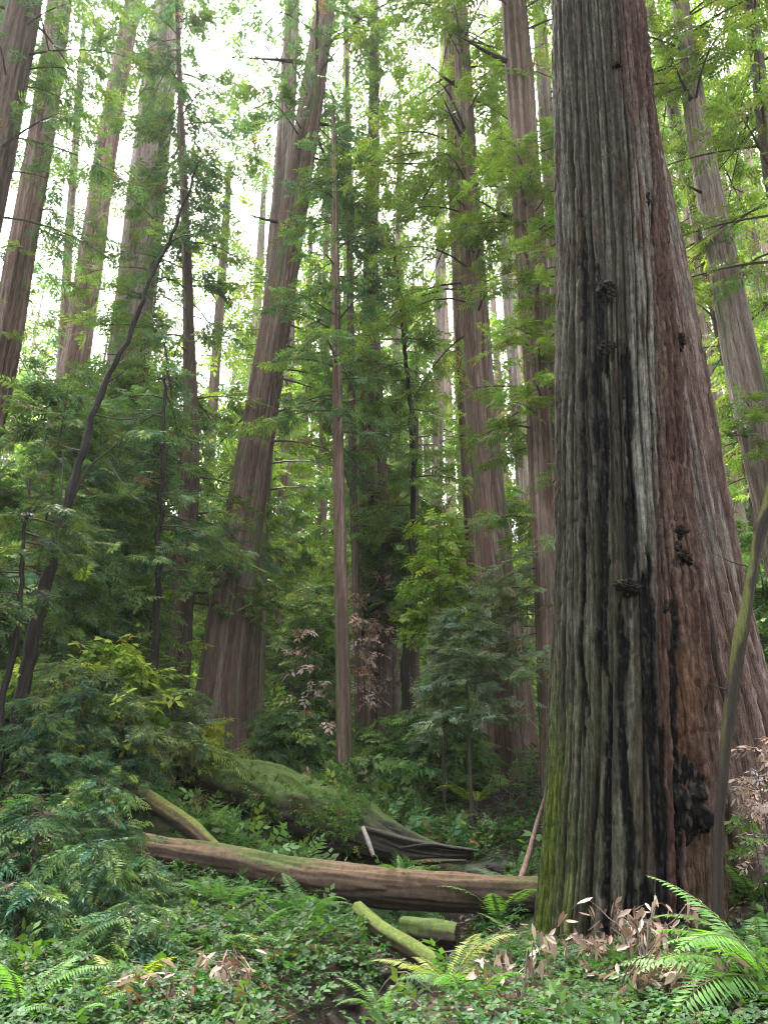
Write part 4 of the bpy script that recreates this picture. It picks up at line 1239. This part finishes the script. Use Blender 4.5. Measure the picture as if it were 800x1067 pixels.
# clover-like sorrel: three leaflets on a short stalk
def clover(mb, P, size, hgt, col):
    n = len(P)
    c0 = P + np.stack([rng.normal(0, .03, n), rng.normal(0, .03, n), hgt], 1)
    a0 = rng.uniform(0, 6.28, n)
    tilt = rng.normal(0, .3, (n, 2))
    cc_ = foliage_cols(n, col, .4)
    for k in range(3):
        a = a0 + k * 2.094
        X = np.stack([np.cos(a), np.sin(a), tilt[:, 0] * np.cos(a) + tilt[:, 1] * np.sin(a) - .15], 1)
        S = np.stack([-np.sin(a), np.cos(a), -tilt[:, 0] * np.sin(a) + tilt[:, 1] * np.cos(a)], 1)
        s = size[:, None]
        lift = np.array([0, 0, .12])
        V = np.stack([c0, c0 + X * s * .62 + S * s * .52 + lift * s, c0 + X * s * .98 + S * s * .3 + lift * .3 * s, c0 + X * s * .86,
                      c0 + X * s * .98 - S * s * .3 + lift * .3 * s, c0 + X * s * .62 - S * s * .52 + lift * s], 1)
        F = np.array([[0, 1, 2, 3], [0, 3, 4, 5]])[None] + (np.arange(n) * 6)[:, None, None]
        mb.add(V, F.reshape(-1, 4), np.repeat(cc_ * rng.uniform(.85, 1.15, (n, 1)), 6, 0))


LOGS = [[at(150, 790, 15.6), at(210, 815, 14.8), at(300, 842, 13.8), at(392, 872, 12.8), at(497, 888, 12.1)], [at(70, 782, 12.6), at(110, 806, 12.0), at(150, 830, 11.4), at(196, 860, 10.8)]]


def off_logs(x, y):
    p = np.stack([x, y], -1)
    best = np.full(x.shape, 9.)
    for lg in LOGS:
        for a, b in zip(lg[:-1], lg[1:]):
            a, b = a[:2], b[:2]
            ab = b - a
            t = np.clip(((p - a) @ ab) / (ab @ ab), 0, 1)
            d_ = p - (a + t[..., None] * ab)
            best = np.minimum(best, np.hypot(d_[..., 0], d_[..., 1] * np.where(d_[..., 1] < 0, .34, 1)))
    return sstep(.4, .75, best)


def cover_density(x, y):
    d = sstep(.30, .55, fbm(x * .9, y * .9, 0, 51, 3))
    d = d * sstep(.10, .28, creek_dist(x, y)) * in_view(x, y)
    tr = np.hypot(x - base[0], y - (YG)) < 1.05
    return np.clip(d * .8 + .2 * (creek_dist(x, y) > .18) * in_view(x, y), 0, 1) * (~tr) * (.12 + .88 * off_logs(x, y))


mb = MB()
P = ground_points(52000, -5.5, 6.2, 3.4, 9.5, cover_density)
clover(mb, P, rng.uniform(.022, .042, len(P)), rng.uniform(.03, .16, len(P)), (.027, .072, .016))
P = ground_points(16000, -8, 9, 9.5, 16, cover_density)
clover(mb, P, rng.uniform(.04, .07, len(P)), rng.uniform(.05, .22, len(P)), (.034, .08, .022))
tag(mb.build('clover_cover', M_BROAD), kind='stuff')

mb = MB()
P = ground_points(5200, -6, 7, 3.6, 14, lambda x, y: cover_density(x, y) * .8)
n = len(P)
pit = rng.uniform(.1, 1.1, n)
a = rng.uniform(0, 6.28, n)
X = np.stack([np.cos(a) * np.cos(pit), np.sin(a) * np.cos(pit), np.sin(pit)], 1)
put(mb, 'broad', P + [0, 0, .04], X, np.stack([rng.normal(0, .4, n), rng.normal(0, .4, n), np.ones(n)], 1), rng.uniform(.12, .26, n), foliage_cols(n, (.045, .10, .026), .4))
tag(mb.build('herb_layer', M_BROAD), kind='stuff')

# low plants and brush on the slopes further back
BANK = at(515, 858, 14.6)
mb = MB()
for (n, x0, x1, y0, y1, sz, kind, col) in [(9000, -14, 14, 11, 22, (.25, .5), 'mid', (.075, .14, .045)), (9000, -14, 14, 11, 22, (.25, .5), 'broad', (.08, .14, .04)), (16000, -26, 26, 22, 40, (.5, 1.0), 'far', (.10, .16, .045)), (14000, -45, 45, 40, 78, (1.0, 2.0), 'far', (.10, .16, .05))]:  # far plants coloured lighter, light of the open gap put into the leaf colour
    P = ground_points(n, x0, x1, y0, y1, lambda x, y: (sstep(.35, .6, fbm(x * .4, y * .4, 0, 61, 3)) * .9 + .1) * in_view(x, y, 3) * (creek_dist(x, y) > .6) * off_logs(x, y) * (np.hypot((x - BANK[0]) / 1.3, (y - BANK[1]) / 1.2) > 1))
    m_ = len(P)
    pit = rng.uniform(-.1, 1.2, m_)
    a = rng.uniform(0, 6.28, m_)
    X = np.stack([np.cos(a) * np.cos(pit), np.sin(a) * np.cos(pit), np.sin(pit)], 1)
    s = rng.uniform(sz[0], sz[1], m_)
    hh = rng.uniform(0, .9, m_) ** 2 * s
    put(mb, kind, P + np.stack([0 * s, 0 * s, hh], 1), X, np.stack([rng.normal(0, .4, m_), rng.normal(0, .4, m_), np.ones(m_)], 1), s, foliage_cols(m_, col, .45) * (.7 + .8 * fbm(P[:, 0] * .7, P[:, 1] * .7, 0, 71, 2))[:, None])
tag(mb.build('undergrowth', M_LEAF), kind='stuff')

# leaf litter
mb = MB()
P = ground_points(9000, -5, 6.5, 3.6, 13, lambda x, y: in_view(x, y) * (.12 + .75 * sstep(.5, .65, fbm(x * 1.1, y * 1.1, 0, 81, 3)) + .35 * np.exp(-((x - 1.6) / 1.2) ** 2 - ((y - 5.3) / 1.0) ** 2)))
n = len(P)
leafmesh(mb, P + [0, 0, .02] + np.stack([np.zeros(n), np.zeros(n), rng.uniform(0, .05, n)], 1), rng.uniform(0, 6.28, n), rng.normal(0, .3, n), rng.uniform(.05, .11, n), rng, .32)
tag(mb.build('leaf_litter', M_DEAD), kind='stuff')

mb = MB()
P = ground_points(420, -5, 6.5, 3.8, 14, lambda x, y: 1.0 * in_view(x, y))
for p_ in P:
    a_2, l_2 = rng.uniform(0, 6.28), rng.uniform(.15, .7)
    d_2 = np.array([math.cos(a_2), math.sin(a_2), 0]) * l_2
    e_ = [p_ + [0, 0, .03], p_ + d_2 * .5 + [0, 0, rng.uniform(.03, .14)], p_ + d_2]
    e_[2][2] = gz1(e_[2][0], e_[2][1]) + rng.uniform(.03, .15)
    v, f, D, s = tube(e_, [rng.uniform(.004, .011), .005, .002], 4, 7, .2, 3)
    mb.add(v, f, mixc((.05, .037, .03), (.13, .105, .09), rng.uniform()))
tag(mb.build('twig_litter', M_TWIG), kind='stuff')

for lab, px, py, Y, H, n in [('tangle of bare grey twigs under the yellow green bush', 120, 765, 12.0, 1.1, 46), ('bare grey brush at the foot of the leaning black sapling', 55, 770, 11.2, 1.0, 40),
                             ('bare twiggy brush on the dark earth bank behind the creek', 500, 850, 14.0, .9, 40), ('bare grey brush beside the foot of the reddish redwood', 555, 830, 15.0, 1.2, 40)]:
    b = at(px, py, Y)
    b[2] = gz1(b[0], b[1])
    t = thing('brush', b, lab, 'brush')
    for k in range(3):
        mb = MB()
        for i in range(n // 3):
            a_2 = rng.uniform(0, 6.28)
            l_2 = H * rng.uniform(.5, 1.2)
            o_ = rng.normal(0, .35, 3) * [1, .5, 0]
            tl = rng.uniform(.2, 1.1)
            pts = [o_ + [0, 0, -.05]]
            for s_ in (.35, .7, 1.0):
                pts.append(o_ + np.array([math.cos(a_2) * tl * s_, math.sin(a_2) * tl * s_, (1.2 - .5 * tl) * s_ - .35 * s_ ** 2]) * l_2 + rng.normal(0, .05, 3))
            v, f, D, s = tube(pts, [.008, .006, .004, .0015], 4, 9)
            mb.add(v, f, mixc((.05, .04, .034), (.12, .10, .09), rng.uniform()))
        mb.build('stem', M_TWIG, t)

# small plants, moss tufts and hanging roots growing on the thick mossy log
mb = MB()
n = 2600
tt = rng.uniform(0, 1, n)
ctr = np.array([at(150, 790, 15.6), at(210, 815, 14.8), at(300, 842, 13.8), at(392, 872, 12.8)])
C_, _, _ = resample(ctr, [1, 1, 1, 1], 200)
p0 = C_[(tt * 199).astype(int)]
th = rng.normal(.5, .9, n)
ax = C_[-1] - C_[0]
sd_ = np.cross(ax / np.linalg.norm(ax), [0, 0, 1.])
sd_ /= np.linalg.norm(sd_)
if sd_[1] > 0:
    sd_ = -sd_
nrm = np.cos(th)[:, None] * np.array([0, 0, 1.]) + np.sin(th)[:, None] * sd_
X = nrm * .5 + rng.normal(0, .6, (n, 3))
put(mb, 'broad', p0 + nrm * .42, X, nrm + rng.normal(0, .3, (n, 3)), rng.uniform(.08, .2, n), foliage_cols(n, (.07, .125, .028), .45))
tag(mb.build('log_moss_plants', M_BROAD), kind='stuff')

# the mass of far trees, with unseen light-blocking trees in the same mesh
mb = MB()
NT = 110
xs, ys = rng.uniform(-44, 44, NT), rng.uniform(44, 76, NT)
more = []
for k in range(44):        # unseen trees added beside and behind the camera to block low light
    x, y = rng.uniform(-44, 44), rng.uniform(-28, 26)
    if abs(x) > .6 * max(y, 0) + 9 and math.hypot(x, y) > 11 or y < -9:
        more.append((x, y, rng.uniform(26, 44), .12))
for k in range(34):        # half-grown trees filling the hollow
    y = rng.uniform(27, 42)
    more.append((rng.uniform(-.5, .5) * y, y, rng.uniform(7, 15), .05))
for x, y, H, lo_ in [(a_, b_, rng.uniform(24, 46), .1) for a_, b_ in zip(xs, ys)] + more:
    g = gz1(x, y)
    if y > 43:              # the far canopy stands lower on the left, where the sky opens
        bearing = 400 + 806 * x / y * .95
        top = np.interp(bearing, [-50, 80, 300, 420, 520, 700], [330, 360, 330, 260, 120, 0]) + rng.uniform(-60, 80)
        H = max(12., at(400, top, y)[2] - g)
    n = 26
    zz = g + H * (lo_ + (1 - lo_) * np.arange(n) / n)
    Lb = (rng.uniform(3.2, 5.0) if H > 20 else rng.uniform(1.8, 2.8)) * (1.1 - .85 * np.arange(n) / n) * rng.uniform(.6, 1.2, n)
    P0 = np.stack([np.full(n, x), np.full(n, y), zz], 1)
    branches(mb, P0, rng.uniform(0, 6.28, n), Lb, rng.normal(.05, .1, n), rng.uniform(.2, .6, n), 'far', 1.25 if H > 20 else .8, [MID, BLUE, WARM][int(rng.integers(0, 3))] if H > 20 else [MID, WARM, WARM][int(rng.integers(0, 3))], 8, 3, .35, TIP, twig=False)  # low trees get lighter leaves, standing in for light falling into the gap
    v, f, D, s = tube([(x, y, g - .5), (x, y, g + H * .5), (x, y, g + H)], [H * .011, H * .008, .04], 7, 8)
    mb.add(v, f, np.array((.22, .15, .12)), 1)
tag(mb.build('far_and_unseen_forest', [M_LEAF, M_BARK]), kind='stuff')

# ------------------------------------------------------------------ haze, sky, sun, camera
hz = MB()
x0, x1, y0, y1, z0, z1 = -85, 85, -36, 88, -12, 98
vv = np.array([(x, y, z) for x in (x0, x1) for y in (y0, y1) for z in (z0, z1)], float)
hz.add(vv, [[0, 1, 3, 2], [4, 6, 7, 5], [0, 4, 5, 1], [2, 3, 7, 6], [0, 2, 6, 4], [1, 5, 7, 3]], np.array((1., 1, 1)))
hm, nt, N, L = mat('haze_air')
out = N.new('ShaderNodeOutputMaterial')
pv = N.new('ShaderNodeVolumePrincipled')
pv.inputs['Color'].default_value = (.93, .97, .95, 1)
pv.inputs['Density'].default_value = HAZE
pv.inputs['Anisotropy'].default_value = .2
L.new(pv.outputs[0], out.inputs['Volume'])
tag(hz.build('haze', hm), kind='stuff')

w = bpy.data.worlds.new('World')
scene.world = w
w.use_nodes = True
nt = w.node_tree
bg = nt.nodes['Background']
sky = nt.nodes.new('ShaderNodeTexSky')
sky.sky_type = 'NISHITA'
sky.sun_disc = False
EL, AZ = math.radians(64), math.radians(-25)      # sun ahead and a little to the left
sky.sun_elevation = EL
sky.sun_rotation = AZ
sky.dust_density = 4
sky.air_density = 1.2
hs = nt.nodes.new('ShaderNodeHueSaturation')
hs.inputs['Saturation'].default_value = .3
nt.links.new(sky.outputs[0], hs.inputs['Color'])
nt.links.new(hs.outputs[0], bg.inputs[0])
bg.inputs[1].default_value = SKY
sun = bpy.data.lights.new('sun', 'SUN')
sun.energy = SUN
sun.angle = math.radians(11)
sun.color = (1, .96, .88)
so = bpy.data.objects.new('sun', sun)
COL.objects.link(so)
sdir = Vector((math.sin(AZ) * math.cos(EL), math.cos(AZ) * math.cos(EL), math.sin(EL)))
so.rotation_euler = sdir.to_track_quat('Z', 'Y').to_euler()
so.location = (0, 0, 60)

cam = bpy.data.cameras.new('camera')
cam.sensor_fit = 'VERTICAL'
cam.sensor_height = 36
cam.lens = 36 * FPX / 1067
cam.clip_end = 1000
co_ = bpy.data.objects.new('camera', cam)
COL.objects.link(co_)
co_.location = CAM
co_.rotation_euler = (math.radians(90) + PITCH, 0, 0)
scene.camera = co_

scene.view_settings.view_transform = 'Standard'
scene.view_settings.look = 'None'
scene.view_settings.exposure = EXPO
scene.view_settings.gamma = 1
scene.render.engine = 'CYCLES'
cy = scene.cycles
cy.max_bounces = 6
cy.diffuse_bounces = 4
cy.glossy_bounces = 2
cy.transmission_bounces = 3
cy.volume_bounces = 1
cy.caustics_reflective = False
cy.caustics_refractive = False
cy.use_denoising = True
cy.filter_width = 1.05
cy.use_adaptive_sampling = True
print('script', round(time.time() - T0, 1), 's; faces', sum(len(o.data.polygons) for o in scene.objects if o.type == 'MESH'))
